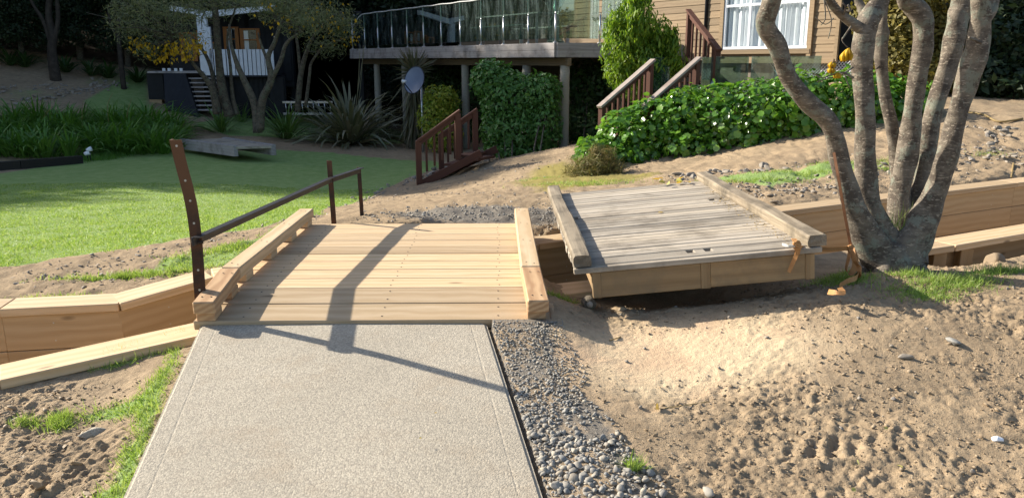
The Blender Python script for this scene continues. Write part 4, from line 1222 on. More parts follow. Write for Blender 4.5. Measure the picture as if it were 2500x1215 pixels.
HO = at(1560, 121, 20.2); HO.z = 0
HV = -DV
def hs(s, n, z): p = HO + HV * s + DN * n; return V3(p.x, p.y, z)
def along(u, z_=None):
    """distance along the house wall of a photo column"""
    d = ray(u, 100); k = d.x / d.y
    return (k * HO.y - HO.x) / (HV.x - k * HV.y)
def build_house():
    t = thing('weatherboard_house', 'brown weatherboard house with a white curtained window at upper right', 'house', tuple(hs(2, 1, -.2)))
    s1 = along(2046); zb = 1.14
    w0, w1 = along(1768), along(1972)
    wz0, wz1 = 1.37, 3.35
    LO, H = -9.0, 4.4
    # carcass behind the boards
    def slab(name, a, b, z0, z1, n0, n1, m, parent=t):
        c0 = hs(a, (n0 + n1) / 2, (z0 + z1) / 2); c1 = hs(b, (n0 + n1) / 2, (z0 + z1) / 2)
        return beam(name, c0, c1, n1 - n0, z1 - z0, m, parent, c=.002)
    slab('wall_core', LO, w0 - .05, zb, H, .03, .14, M['black'])
    slab('wall_core', w1 + .05, s1 - .01, zb, H, .03, .14, M['black'])
    slab('wall_core', w0 - .05, w1 + .05, zb, wz0 - .06, .03, .14, M['black'])
    slab('wall_core', w0 - .05, w1 + .05, wz1 + .06, H, .03, .14, M['black'])
    beam('side_wall', hs(s1 - .05, .03, (zb + H) / 2), hs(s1 - .05, 7, (zb + H) / 2), .1, H - zb, M['black'], t)
    slab('back_wall', LO, s1 - .1, zb, H, 6.9, 7.0, M['house'])
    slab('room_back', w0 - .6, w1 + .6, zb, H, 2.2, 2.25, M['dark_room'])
    bh, k = .152, 0
    z = zb
    while z < 3.9:
        segs = [(LO, along(1722) - .03), (along(1722) + .03, w0 - .11), (w1 + .11, s1 - .04)] if wz0 - .14 < z < wz1 else [(LO, along(1722) - .03), (along(1722) + .03, s1 - .04)]
        for a, b in segs:
            c0, c1 = hs(a, .012, z + bh / 2), hs(b, .012, z + bh / 2)
            beam('weatherboard', c0, c1, .024, bh - .004, M['house'], t, roll=R(-5), c=.003)
        z += bh; k += 1
    tube('downpipe', [hs(along(1722), -.02, zb), hs(along(1722), -.02, H)], .04, M['black'], t, 10, 1)
    slab('corner_trim', s1 - .06, s1 + .02, zb - .02, H, -.03, .02, M['house'])
    slab('bottom_trim', along(1760), s1 - .03, zb - .06, zb + .03, -.045, .0, M['house'])
    wd = link('window', cbox_data(.05, .05, .05, .002, M['alu']), t, Matrix.Translation(hs((w0 + w1) / 2, .02, wz0 + .02)))
    for a, b, z0, z1 in ((w0 - .02, w1 + .02, wz0, wz0 + .055), (w0 - .02, w1 + .02, wz1 - .055, wz1)):
        slab('frame', a, b, z0, z1, -.03, .03, M['alu'], wd)
    zm = at(1830, 12, hs(along(1830), 0, 0).y).z
    for u in (0, .32, .985):
        a = w0 + (w1 - w0) * u
        p = hs(a, -.002, 0)
        beam('frame', V3(p.x, p.y, wz0 + .05), V3(p.x, p.y, wz1 - .05), .055, .05, M['alu'], wd, up=DN)
    slab('transom', w0 + .03, w1 - .03, zm - .025, zm + .025, -.022, .02, M['alu'], wd)
    for a, b in ((0.01, .31), (.33, .98)):
        aa, bb = w0 + (w1 - w0) * a, w0 + (w1 - w0) * b
        slab('pane', aa, bb, wz0 + .05, zm - .03, .0, .006, M['pane'], wd)
        slab('pane', aa, bb, zm + .03, wz1 - .05, .0, .006, M['pane'], wd)
    # curtains in folds
    for a, b in ((w0 - .03, (w0 + w1) / 2 + .06), ((w0 + w1) / 2 - .06, w1 + .03)):
        V, Fs = [], []
        n = int((b - a) * 60)
        for i in range(n + 1):
            s = a + (b - a) * i / n
            f = .035 * math.sin(i * .75 + 1.2 * math.sin(i * .17)) + .012 * math.sin(i * 1.9)
            V += [hs(s, .085 + f * .8, wz0 + .01), hs(s, .085 + f * .6, wz1)]
        for i in range(n): Fs.append([i * 2, i * 2 + 2, i * 2 + 3, i * 2 + 1])
        link('curtain', mesh('curtain', V, Fs, M['curtain'], True), wd)
    for a, b in ((w0 - .12, w0 - .02), (w1 + .02, w1 + .12)):
        slab('window_trim', a, b, wz0 - .16, wz1 + .1, -.05, .0, M['house'])
    slab('window_sill', w0 - .1, w1 + .1, wz0 - .10, wz0 - .01, -.06, .0, M['house'])
    slab('foundation', LO, s1 - .15, -1.5, zb - .01, .16, .30, M['stonebase'])
    # roof with a wide eave
    r0 = hs(LO - .5, 3.2, 0); r1 = hs(s1 + .6, 3.2, 0)
    beam('roof', V3(r0.x, r0.y, 4.5), V3(r1.x, r1.y, 4.5), 7.6, .16, M['stonebase'], t)
    # lattice skirt
    la, lb_ = along(1930), along(2075)
    for k in range(int((lb_ - la) / .07) + 8):
        for sg in (-1, 1):
            a = la + k * .07 - .2
            p0, p1 = hs(a, .1 - .006 * sg, .72), hs(a + sg * .42, .1 - .006 * sg, 1.14)
            beam('lattice_slat', p0, p1, .008, .028, M['white'], t, c=.001, up=DN)
build_house()

def glass_fence():
    t = thing('glass_fence', 'low glass fence with steel posts behind the broad-leaved hedge below the window', 'fence', tuple(at(1740, 230, 14.6)))
    line = [(1745, 14.9), (1832, 14.3), (1920, 13.8), (2010, 13.3)]
    for (u0, y0), (u1, y1) in zip(line[:-1], line[1:]):
        a, b = at(u0, 140, y0), at(u1, 140, y1)
        d = (b - a); d.z = 0; d.normalize()
        beam('glass_pane', V3(a.x, a.y, .75) + d * .03, V3(b.x, b.y, .75) - d * .03, .012, .92, M['glass'], t, c=.001)
        for q in (a,): tube('steel_post', [V3(q.x, q.y, .05), V3(q.x, q.y, .72), V3(q.x, q.y, .78)], [.022, .022, .006], M['steel'], t, 8, 1)
    for (u0, u1, y0, y1) in ((1580, 1636, 15.2, 15.4), (1715, 1742, 14.4, 14.9)):
        a, b = at(u0, 140, y0), at(u1, 140, y1)
        beam('glass_pane', V3(a.x, a.y, .72), V3(b.x, b.y, .72), .012, .95, M['glass'], t, c=.001)
        for q in (a, b): tube('steel_post', [V3(q.x, q.y, .0), V3(q.x, q.y, .62), V3(q.x, q.y, .68)], [.022, .022, .006], M['steel'], t, 8, 1)
glass_fence()

def stair_rail(parent, p0, p1, nb, hgt, post_w=.09, topm=None, drop=None, end_posts=True, bot=True):
    """sloping handrail p0 -> p1 with posts at both ends and nb balusters; hgt is the height above the stair line"""
    p0, p1 = Vector(p0), Vector(p1); d = p1 - p0
    beam('handrail_top', p0 - d * .06 + V3(0, 0, .02), p1 + d * .06 + V3(0, 0, .02), .11, .04, topm or M['brown'], parent)
    if bot: beam('bottom_rail', p0 + V3(0, 0, -hgt + .10), p1 + V3(0, 0, -hgt + .10), .05, .07, M['brown'], parent)
    beam('top_rail', p0 + V3(0, 0, -.045), p1 + V3(0, 0, -.045), .045, .07, M['brown'], parent)
    for q in (p0, p1):
        beam('post', q + V3(0, 0, -hgt - .12), q + V3(0, 0, -.005), post_w, post_w, M['brown'], parent, up=V3(d.x, d.y, 0))
    for k in range(nb):
        q = p0 + d * (k + 1) / (nb + 1)
        beam('baluster', q + V3(0, 0, -hgt + .08), q + V3(0, 0, -.05), .038, .038, M['brown'], parent, up=V3(d.x, d.y, 0))

def build_lawn_stairs():
    Y = 14.2
    t = thing('lawn_stairs', 'short brown timber steps with handrails climbing from the lawn to the gravel path', 'stairs', tuple(at(1060, 430, Y)))
    a0, a1 = at(1021, 346, Y), at(1117, 276, Y + .15)
    off = V3(.50, 1.15, 0)
    stair_rail(t, a0, a1, 4, .72, .10, bot=False)
    b0, b1 = at(1076, 330, Y + 1.1), at(1160, 272, Y + 1.2)
    stair_rail(t, b0, b1, 4, .72, .10, bot=False)
    # stringers and treads
    for p, q in ((a0, a1), (b0, b1)):
        beam('stringer', p + V3(-.02, .0, -.80), q + V3(.42, .0, -.72), .045, .14, M['brown'], t)
    for k in range(4):
        f = (k + .35) / 3.2
        p = a0 + (a1 - a0) * f; q = b0 + (b1 - b0) * f
        beam('tread', p + V3(.05, .02, -.80), q + V3(.05, -.02, -.80), .26, .045, M['brown'], t)
    p, q = at(1130, 392, Y + .15), at(1188, 384, Y + 1.0)
    beam('landing_tread', p + V3(.12, 0, .02), q + V3(.0, 0, .02), .34, .05, M['brown'], t)
build_lawn_stairs()

def build_house_stairs():
    t = thing('house_stairs', 'brown timber stairs with worn grey handrails climbing behind the hedge to the house', 'stairs', tuple(at(1500, 330, 13.6)))
    a0, a1 = at(1470, 258, 13.2), at(1588, 155, 14.0)
    stair_rail(t, a0, a1, 8, .85, .09, M['brown_grey'])
    b0, b1 = at(1580, 256, 12.7), at(1700, 150, 13.5)
    stair_rail(t, b0, b1, 8, .85, .09, M['brown_grey'])
    for k in range(7):
        f = k / 6
        p = a0 + (a1 - a0) * f + V3(0, 0, -.85); q = b0 + (b1 - b0) * f + V3(0, 0, -.85)
        beam('tread', p, q, .27, .04, M['brown'], t)
    u = thing('upper_stairs', 'upper flight of brown stairs with baluster rail against the house wall', 'stairs', tuple(at(1700, 180, 15.6)))
    c0, c1 = at(1752, 120, 15.0), at(1684, 32, 16.6)
    stair_rail(u, c1, c0, 6, .98, .10)
    e = V3(.0, 0, 0) - V3(DN.x, DN.y, 0) * 0
    d0, d1 = c0 - HV * .0 + V3(-.95, .45, -.98), c1 + V3(-.95, .45, -.98)
    for k in range(7):
        f = k / 6
        p = c0 + (c1 - c0) * f + V3(-.02, 0, -1.0)
        beam('tread', p, p + V3(-.95, .45, 0), .28, .04, M['brown'], u)
    beam('stringer', d0 + V3(0, 0, -.1), d1 + V3(0, 0, -.1), .045, .22, M['brown'], u)
    beam('stringer', c0 + V3(0, 0, -1.08), c1 + V3(0, 0, -1.08), .045, .22, M['brown'], u)
build_house_stairs()

# ---- black cabin in the trees
def build_cabin():
    Y = 25.0
    A = lambda u, v, dy=0.0: at(u, v, Y + dy)
    t = thing('black_cabin', 'black clad cabin with white trim and white batten balcony panel in the shade', 'cabin', tuple(A(520, 290)))
    def pb(name, u0, v0, u1, v1, d0, d1, m, parent=t, c=.002):
        """box filling photo columns u0..u1, rows v0..v1 as seen at the front face, from depth d0 to d1 behind it"""
        a, b = A(u0, v1), A(u1, v0)
        lo = V3(a.x, Y + d0, a.z); hi = V3(b.x, Y + d1, b.z)
        return boxo(name, lo, hi, m, parent, c)
    # main room to the right, set back behind the balcony
    for k in range(12):
        u = 505 + k * 14.5
        pb('cladding_board', u, 30 if k < 8 else 26, u + 13.6, 200, 1.2, 1.24, M['black'])
    pb('wall', 500, 28, 682, 215, 1.26, 5.0, M['black'])
    pb('side_wall', 682, 20, 860, 290, 1.6, 1.7, M['black'])
    for k in range(16):
        u = 684 + k * 11
        pb('cladding_board', u, 22, u + 10, 288, 1.55, 1.598, M['black'])
    pb('base_wall', 497, 188, 690, 292, .25, .35, M['black'])
    for k in range(16): pb('cladding_board', 499 + k * 11.8, 190, 499 + k * 11.8 + 11, 290, .2, .245, M['black'])
    # white roof edge, mono pitch
    mb = MB()
    a, b, c_, d = A(412, 24), A(497, 30), A(676, 12), A(676, 22)
    mb.prism([A(413, 26), A(497, 40), A(497, 26), A(413, 14)], (0, .12, 0))
    mb.obj('roof_fascia', M['white'], t)
    mb = MB(); mb.prism([A(499, 44), A(672, 24), A(672, 12), A(499, 28)], (0, .12, 0)); mb.obj('roof_fascia', M['white'], t)
    mb = MB(); mb.prism([A(405, 20, .1), A(680, 6, .1), A(680, 2, .1), A(405, 10, .1)], (0, 6, .3)); mb.obj('roof', M['black'], t)
    pb('white_post', 492, 40, 503, 186, -.02, .12, M['white'])
    pb('white_panel', 503, 66, 512, 186, .0, .1, M['white'])
    # batten balcony
    pb('balcony_back', 504, 124, 668, 184, .06, .09, M['black'])
    for k in range(15):
        u = 513 + k * 10.4
        pb('batten', u, 121, u + 7.6, 186, .0, .055, M['white'])
    pb('balcony_floor', 500, 184, 670, 189, -.02, 1.3, M['black'])
    # windows with varnished frames
    for u0, u1, v0, v1 in ((518, 552, 62, 122), (560, 606, 66, 122)):
        w = pb('window', u0 + 2, v0 + 2, u1 - 2, v1 - 2, 1.14, 1.16, M['pane'])
        pb('frame', u0, v0, u0 + 4, v1, 1.10, 1.19, M['orangewood'], w); pb('frame', u1 - 4, v0, u1, v1, 1.10, 1.19, M['orangewood'], w)
        pb('frame', u0 + 4, v0, u1 - 4, v0 + 4, 1.105, 1.185, M['orangewood'], w); pb('frame', u0 + 4, (v0 + v1) / 2, u1 - 4, (v0 + v1) / 2 + 3, 1.105, 1.185, M['orangewood'], w)
        pb('curtain', u0 + 6, v0 + 6, u0 + 16, v1, 1.17, 1.18, M['curtain'], w)
    pb('door_handle', 644, 86, 647, 106, 1.16, 1.19, M['steel'])
    # porch to the left
    pb('porch_wall', 366, 48, 497, 178, 1.6, 1.7, M['black'])
    for u0, u1, v0, v1 in ((396, 432, 75, 150), (436, 462, 70, 112), (470, 492, 100, 172)):
        w = pb('window', u0 + 2, v0 + 2, u1 - 2, v1 - 2, 1.54, 1.56, M['pane'])
        pb('frame', u0, v0, u0 + 4, v1, 1.50, 1.59, M['orangewood'], w); pb('frame', u1 - 4, v0, u1, v1, 1.50, 1.59, M['orangewood'], w)
        pb('frame', u0 + 4, v0, u1 - 4, v0 + 4, 1.505, 1.585, M['orangewood'], w); pb('frame', u0 + 4, v1 - 4, u1 - 4, v1, 1.505, 1.585, M['orangewood'], w)
    pb('porch_floor', 363, 174, 498, 179, -.1, 1.6, M['fascia'])
    for u in (402, 415, 431, 444): pb('rail_foot', u - 3, 167, u + 3, 174, -.08, -.03, M['white'])
    pb('porch_skirt', 364, 179, 396, 243, .0, .1, M['black']); pb('porch_skirt', 396, 179, 412, 262, .3, .4, M['black'])
    pb('footing', 366, 243, 394, 262, .02, .2, M['pine_wall'])
    mb = MB(); mb.prism([A(399, 179, -.1), A(447, 179, -.1), A(484, 284, -.9), A(404, 268, -.9)], (-.02, .05, .01)); mb.obj('stair_cheek', M['black'], t)
    mb = MB(); mb.prism([A(444, 180, -.15), A(452, 180, -.15), A(486, 290, -.95), A(474, 290, -.95)], (0, .3, 0)); mb.obj('stair_string', M['black'], t)
    for k in range(8):
        f = k / 7
        v = 190 + f * 74
        pb('step', 452 + f * 27, v, 535 + f * 5, v + 3.2, -.1 - .6 * f, .2 - .6 * f, M['fascia'])
    mb = MB(); mb.prism([A(536, 180, -.1), A(545, 180, -.1), A(552, 286, -.8), A(542, 286, -.8)], (0, .2, 0)); mb.obj('stair_string', M['black'], t)
build_cabin()

def build_dish():
    Y = 20.0
    c = at(1012, 196, Y)
    t = thing('satellite_dish', 'round blue-grey satellite dish on a pole in front of the deck poles', 'satellite dish', (c.x + .1, Y + .25, fz(c.x + .1, Y + .25)))
    n = V3(-.55, -.8, .28).normalized()
    q = n.to_track_quat('Z', 'Y')
    V, Fs = [], []
    Rr, rings, seg = .315, 6, 28
    for i in range(rings + 1):
        r_ = Rr * i / rings
        for j in range(seg):
            a = 2 * math.pi * j / seg
            V.append(c + q @ V3(r_ * math.cos(a), r_ * math.sin(a) * 1.08, .45 * r_ * r_ - .03))
    for i in range(rings):
        for j in range(seg):
            Fs.append([i * seg + j, i * seg + (j + 1) % seg, (i + 1) * seg + (j + 1) % seg, (i + 1) * seg + j])
    link('reflector', mesh('reflector', V, Fs, M['dish'], True), t)
    tube('rim', [c + q @ V3(Rr * math.cos(a), Rr * 1.08 * math.sin(a), .45 * Rr * Rr - .03) for a in np.linspace(0, 2 * math.pi, 29)], .012, M['dishdark'], t, 6, 1)
    tip = at(985, 199, Y - .32)
    tube('feed_arm', [c + q @ V3(0, -Rr * 1.05, .0), at(992, 210, Y - .25), tip], .014, M['dishdark'], t, 6, 3)
    tube('feed_head', [tip + V3(-.03, -.02, 0), tip + V3(.06, .04, 0)], [.045, .03], M['alu'], t, 10, 1)
    bp = c - n * .06
    tube('mount', [bp, bp + V3(.1, .22, -.05)], .03, M['steel'], t, 8, 1)
    tube('pole', [V3(c.x + .14, Y + .25, fz(c.x + .14, Y + .25) - .1), V3(c.x + .14, Y + .25, c.z - .02)], .03, M['steel'], t, 8, 1)
build_dish()

# ---- small things by the far lawn
def slab_bridge():
    Y = 19.0
    t = thing('slab_bridge', 'narrow grey concrete slab bridge at the far edge of the lawn', 'bridge', tuple(on_far(520, 365)))
    P = [at(440, 331, 19.2), at(575, 352, 17.6), at(668, 349, 17.8), at(545, 326, 19.6)]
    z = -.72
    P = [V3(p.x, p.y, z) for p in P]
    mb = MB(); mb.prism([p - V3(0, 0, .05) for p in P], (0, 0, .05)); mb.obj('slab', M['old'], t)
    for (i, j) in ((0, 1), (3, 2)):
        beam('edge_beam', P[i] + V3(0, 0, -.09), P[j] + V3(0, 0, -.09), .10, .24, M['fascia'], t)
slab_bridge()
def bed_edge():
    a, b = on_far(-320, 440), on_far(202, 398)
    t = thing('bed_edge_sleeper', 'black timber sleeper edging the strap-leaved bed at the lawn left', 'sleeper', tuple(b))
    d = b - a
    for k in range(3):
        p, q = a + d * k / 3, a + d * (k + 1) / 3 - d.normalized() * .01
        beam('sleeper', p + V3(0, 0, .05), q + V3(0, 0, .05), .12, .24, M['blackwood'], t)
bed_edge()
def garden_lamp():
    p = on_far(212, 392)
    t = thing('white_spot_lamps', 'pair of small white garden lamps at the end of the black sleeper', 'lamp', tuple(p))
    for u, v in ((213, 374), (218, 365)):
        c = at(u, v, p.y - .1)
        tube('lamp_head', [c + V3(-.05, -.02, -.02), c + V3(.05, .0, .02)], [.04, .055], M['alu'], t, 10, 1)
        tube('stake', [V3(c.x, c.y, p.z - .05), c], .012, M['black'], t, 6, 1)
garden_lamp()
def ladder():
    Y = 24.0
    t = thing('aluminium_ladder', 'long aluminium ladder lying on its side before the dark cabin wall', 'ladder', tuple(at(750, 268, Y)))
    a, b = at(690, 250, Y), at(812, 250, Y - .4)
    for dz in (0, -.34): beam('stile', a + V3(0, 0, dz), b + V3(0, 0, dz), .03, .06, M['steel'], t)
    for k in range(9):
        p = a + (b - a) * (k + .5) / 9
        tube('rung', [p, p + V3(.02, 0, -.34)], .016, M['steel'], t, 6, 1)
ladder()

# ================================================================== PLANTS
def shrub(name, label, cat, base, blobs, n, size, tpl, m, seed, group=None, tdir=None, tmix=0.0, stems=6, singles=0, shell=.5, lump=.22, stem_m=None, stem_r=.02, upn=.35):
    r = np.random.default_rng(seed)
    t = thing(name, label, cat, tuple(base), group)
    P, nr, rad = blob_points(blobs, n, r, shell, lump, seed)
    nrm = norm(nr + .55 * r.normal(size=nr.shape) + np.array([0, 0, upn]))
    Rm = orient(nrm, r, tdir, tmix)
    sc = size * (.5 + 1.0 * r.random(n) ** 1.4)
    if singles:
        cam_side = (P - np.array(blobs)[:, :3].mean(0)) @ np.array([-.1, -1, .45]) + .3 * r.random(n)
        order = np.argsort(-cam_side * sc ** .5)
        step = max(1, int(.35 * n / singles))
        pick = order[::step][:singles]
        mask = np.ones(n, bool); mask[pick] = False
        single_leaves('leaf', P[pick], Rm[pick], sc[pick], tpl, m, t, singles)
        leaves('foliage', P[mask], Rm[mask], sc[mask], tpl, m, t, 'stuff')
    else:
        leaves('foliage', P, Rm, sc, tpl, m, t)
    mb = MB(); b = Vector(base)
    for k in range(stems):
        bl = blobs[int(r.integers(len(blobs)))]
        tip = V3(bl[0] + r.normal() * bl[3] * .35, bl[1] + r.normal() * bl[4] * .35, bl[2] + bl[5] * .45 * r.random())
        q = V3(b.x + (bl[0] - b.x) * .6 + r.normal() * .08, b.y + (bl[1] - b.y) * .6 + r.normal() * .08, b.z - .08)
        q.z = fz(q.x, q.y) - .08
        mid = (q + tip) / 2 + V3(r.normal() * .06, r.normal() * .06, 0)
        mb.tube([q, mid, tip], [stem_r, stem_r * .7, stem_r * .3], 6, 3)
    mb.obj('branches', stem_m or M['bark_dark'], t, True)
    return t
def blobs_px(spec, Y=None):
    """ellipsoids from photo circles: (u, v, ru, rv, depth, depth radius)"""
    out = []
    for u, v, ru, rv, y, ry in spec:
        c = at(u, v, y); k = y / FPX
        out.append((c.x, c.y, c.z, ru * k, ry, rv * k))
    return out

# broad-leaved hedge below the house
hb = blobs_px([(1440, 372, 36, 38, 12.3, .4), (1470, 375, 60, 45, 12.6, .5), (1530, 340, 75, 75, 12.7, .6), (1600, 320, 85, 85, 12.7, .6), (1680, 300, 90, 90, 12.6, .6), (1760, 290, 90, 85, 12.4, .65), (1850, 280, 90, 90, 12.2, .65),
               (1940, 265, 90, 95, 12.0, .65), (2040, 258, 90, 85, 11.9, .65), (2130, 255, 85, 75, 11.8, .6), (2210, 250, 70, 62, 11.8, .55), (1650, 265, 70, 50, 13.1, .5), (1560, 375, 85, 40, 12.4, .4), (1700, 350, 100, 40, 12.2, .4), (1850, 335, 100, 40, 12.0, .4), (1985, 310, 100, 40, 11.8, .4)])
shrub('broadleaf_hedge', 'long low hedge of large glossy lobed green leaves below the house', 'hedge', on_far(1800, 365), hb, 14500, .086, BROAD, M['lf_hedge'], 101, singles=300, shell=.35, lump=.16, upn=.55, tdir=(-.2, -.5, -.25), tmix=.35)
# climber on the deck poles
vb = blobs_px([(1205, 200, 55, 50, 17.6, .5), (1250, 250, 75, 75, 17.4, .6), (1310, 235, 50, 55, 17.2, .5), (1270, 320, 75, 60, 17.2, .6), (1215, 320, 42, 60, 17.5, .5), (1330, 310, 42, 70, 17.0, .5), (1340, 230, 30, 50, 17.0, .4), (1190, 180, 35, 35, 17.8, .4), (1270, 365, 90, 18, 17.1, .5)])
shrub('climber_hedge', 'tall dense hedge of narrow bright green leaves growing up under the deck', 'hedge', on_far(1270, 380), vb, 12000, .10, LEAF6, M['lf_vine'], 102, tdir=(0, -.2, -.6), tmix=.3, shell=.3, lump=.14, singles=200)
# dark shrub mass further under the deck
db = blobs_px([(1430, 230, 60, 90, 19, .8), (1420, 320, 60, 60, 18.2, .6), (1500, 200, 50, 60, 18.5, .7), (1100, 200, 50, 60, 24, .8), (1060, 190, 60, 50, 25, .8), (1150, 260, 40, 80, 22, .6), (1200, 185, 60, 40, 21, .6), (1460, 330, 50, 55, 17.6, .5)])
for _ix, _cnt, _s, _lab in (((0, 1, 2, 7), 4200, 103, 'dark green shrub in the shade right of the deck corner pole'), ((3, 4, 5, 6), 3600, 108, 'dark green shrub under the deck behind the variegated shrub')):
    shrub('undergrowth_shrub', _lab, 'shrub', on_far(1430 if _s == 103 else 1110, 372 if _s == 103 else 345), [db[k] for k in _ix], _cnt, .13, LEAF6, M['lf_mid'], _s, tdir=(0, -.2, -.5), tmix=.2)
# yellow-leaved shrub
yb = blobs_px([(1070, 245, 40, 38, 20.5, .4), (1060, 290, 45, 50, 20.4, .45), (1095, 260, 28, 50, 20.6, .35), (1080, 330, 50, 45, 20.3, .45)])
shrub('variegated_shrub', 'round shrub of yellow and green leaves between the deck poles', 'shrub', on_far(1075, 360), yb, 4200, .085, LEAF6, M['lf_yellow'], 104, lump=.14, shell=.35)
# upright shrub by the deck corner
eb = blobs_px([(1560, 60, 50, 60, 15.6, .55), (1530, 110, 60, 60, 15.6, .55), (1600, 100, 50, 55, 15.7, .5), (1560, 150, 75, 50, 15.6, .6), (1520, 185, 45, 40, 15.7, .5), (1630, 160, 45, 30, 15.6, .4), (1560, 15, 28, 40, 15.6, .35), (1500, 75, 28, 50, 15.7, .35), (1640, 120, 22, 30, 15.6, .3), (1555, 215, 60, 40, 15.8, .5)])
_sr = np.random.default_rng(55)
for _k in range(46):
    _b = eb[int(_sr.integers(10))]; _d = norm(_sr.normal(size=3) + np.array([0, -.3, .7]))
    eb.append((_b[0] + _d[0] * _b[3] * .9, _b[1] + _d[1] * _b[4] * .9, _b[2] + _d[2] * _b[5] * .95, .07, .07, .26))
shrub('upright_shrub', 'bushy upright light green shrub at the deck corner before the house', 'shrub', on_far(1560, 300), eb, 12500, .105, (LEAF6[0] * [1, .6, 1], LEAF6[1]), M['lf_hebe'], 105, tdir=(0, 0, 1), tmix=.66, shell=.75, lump=.5, stems=9)
# dry brush at the hedge's foot
bb = blobs_px([(1440, 402, 55, 26, 11.4, .35), (1475, 388, 36, 34, 11.5, .3), (1420, 420, 50, 12, 11.2, .35), (1500, 410, 30, 18, 11.4, .3), (1455, 372, 16, 22, 11.5, .15)])
shrub('dry_brush_heap', 'heap of dry yellow-brown twigs at the hedge foot by the path', 'brush heap', on_far(1440, 425), bb, 6000, .09, NEEDLE, M['lf_dry'], 106, tdir=(-.4, -.2, .3), tmix=.15, shell=.95, stems=60, stem_m=M['straw'], stem_r=.006, lump=.5)
# golden conifer behind the tree
cb = blobs_px([(2190, 60, 60, 70, 14.2, .7), (2180, 130, 75, 60, 14.2, .7), (2270, 90, 60, 80, 14.5, .7), (2230, 170, 85, 45, 14, .7), (2320, 130, 50, 60, 14.6, .7), (2210, -10, 60, 60, 14.2, .7), (2290, 10, 60, 60, 14.6, .7), (2300, 200, 70, 40, 13.8, .5), (2130, 40, 40, 60, 14.4, .5)])
shrub('golden_conifer', 'golden green conifer shrub behind the bare trunks right of the house', 'conifer', on_far(2240, 225), cb, 15000, .10, LEAF4, M['lf_gold'], 107, tdir=(0, -.3, .6), tmix=.4, shell=.4, lump=.32)
# dark shrubs on the right bank
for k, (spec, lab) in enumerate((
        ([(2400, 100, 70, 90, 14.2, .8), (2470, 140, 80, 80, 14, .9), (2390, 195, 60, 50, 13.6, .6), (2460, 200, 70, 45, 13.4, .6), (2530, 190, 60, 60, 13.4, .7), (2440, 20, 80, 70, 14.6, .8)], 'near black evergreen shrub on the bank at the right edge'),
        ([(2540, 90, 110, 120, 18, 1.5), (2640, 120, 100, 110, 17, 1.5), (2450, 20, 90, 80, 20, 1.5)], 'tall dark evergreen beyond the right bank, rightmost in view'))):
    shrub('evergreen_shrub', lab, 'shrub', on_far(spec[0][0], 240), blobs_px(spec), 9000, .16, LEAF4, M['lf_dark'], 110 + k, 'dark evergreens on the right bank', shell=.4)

# ---- strap-leaved plants
def strap_tpl(bend, width, fold=.25, n=7):
    """leaf of unit length: rises, arches over and tapers"""
    V, Fs = [], []
    x = z = 0.0; a = R(82)
    for i in range(n):
        f = i / (n - 1)
        w = width * (.55 + .9 * f * (1 - f) * 2) * (1 - f ** 3)
        V += [(x, -w / 2, z + fold * w), (x, 0, z), (x, w / 2, z + fold * w)]
        st = 1 / (n - 1)
        x += st * math.cos(a); z += st * math.sin(a)
        a -= bend / (n - 1) * (.4 + 1.3 * f)
    for i in range(n - 1):
        for j in range(2):
            k = i * 3 + j
            Fs.append((k, k + 1, k + 4)); Fs.append((k, k + 4, k + 3))
    return np.array(V), np.array(Fs)
def rosette(n, r, tpls, L0, L1, spread=.12, lean=.5):
    """random yaw + lean for strap leaves: lists of (template index, matrix)"""
    out = []
    for i in range(n):
        yaw = r.random() * 2 * math.pi
        f = r.random()
        ln = L0 + (L1 - L0) * r.random()
        tilt = (f ** .8) * lean
        Mx = Matrix.Rotation(yaw, 4, 'Z') @ Matrix.Translation((spread * f, 0, 0)) @ Matrix.Rotation(tilt, 4, 'Y') @ Matrix.Rotation(r.normal() * .25, 4, 'Z') @ Matrix.Scale(ln, 4)
        out.append((int(r.integers(len(tpls))), Mx))
    return out
def flax(label, base, n, L0, L1, m, width, seed, lean=.9, spread=.2, stalks=0):
    r = np.random.default_rng(seed)
    t = thing('flax_plant', label, 'flax plant', tuple(base), 'flax plants by the lawn')
    tpls = [strap_tpl(b, width) for b in (.5, .9, 1.5, 2.2)]
    mes = [mesh('leaf', a, b, m, True) for a, b in tpls]
    for k, Mx in rosette(n, r, tpls, L0, L1, spread, lean):
        link('leaf', mes[k], t, Matrix.Translation(base) @ Mx)
    for k in range(stalks):
        d = V3(r.normal() * .2, r.normal() * .2, 1)
        tube('flower_stalk', [Vector(base), Vector(base) + d * L1 * .6, Vector(base) + d * L1 * 1.15 + V3(r.normal() * .1, 0, 0)], [.014, .01, .006], M['lf_flax'], t, 5, 3)
flax('large bronze grey flax clump with long drooping leaves before the deck', on_far(858, 352), 260, 1.2, 2.35, M['lf_flax'], .05, 201, 1.3, .35, 3)
flax('mid-sized green flax clump between the slab bridge and the big flax', on_far(700, 340), 100, .9, 1.5, M['lf_flaxg'], .042, 202, .9, .15, 0)
flax('green flax clump at the foot of the left multi-stemmed tree', on_far(540, 322), 95, .7, 1.15, M['lf_flaxg'], .04, 203, 1.1, .2, 0)
flax('small upright flax beside the right pair of leaning trunks', on_far(592, 300), 40, .5, .9, M['lf_flaxg'], .035, 204, .8, .12, 0)
flax('grey-green flax leaves behind the largest clump, beside a deck pole', on_far(930, 338), 60, .8, 1.3, M['lf_flax'], .05, 205, 1.2, .2, 0)

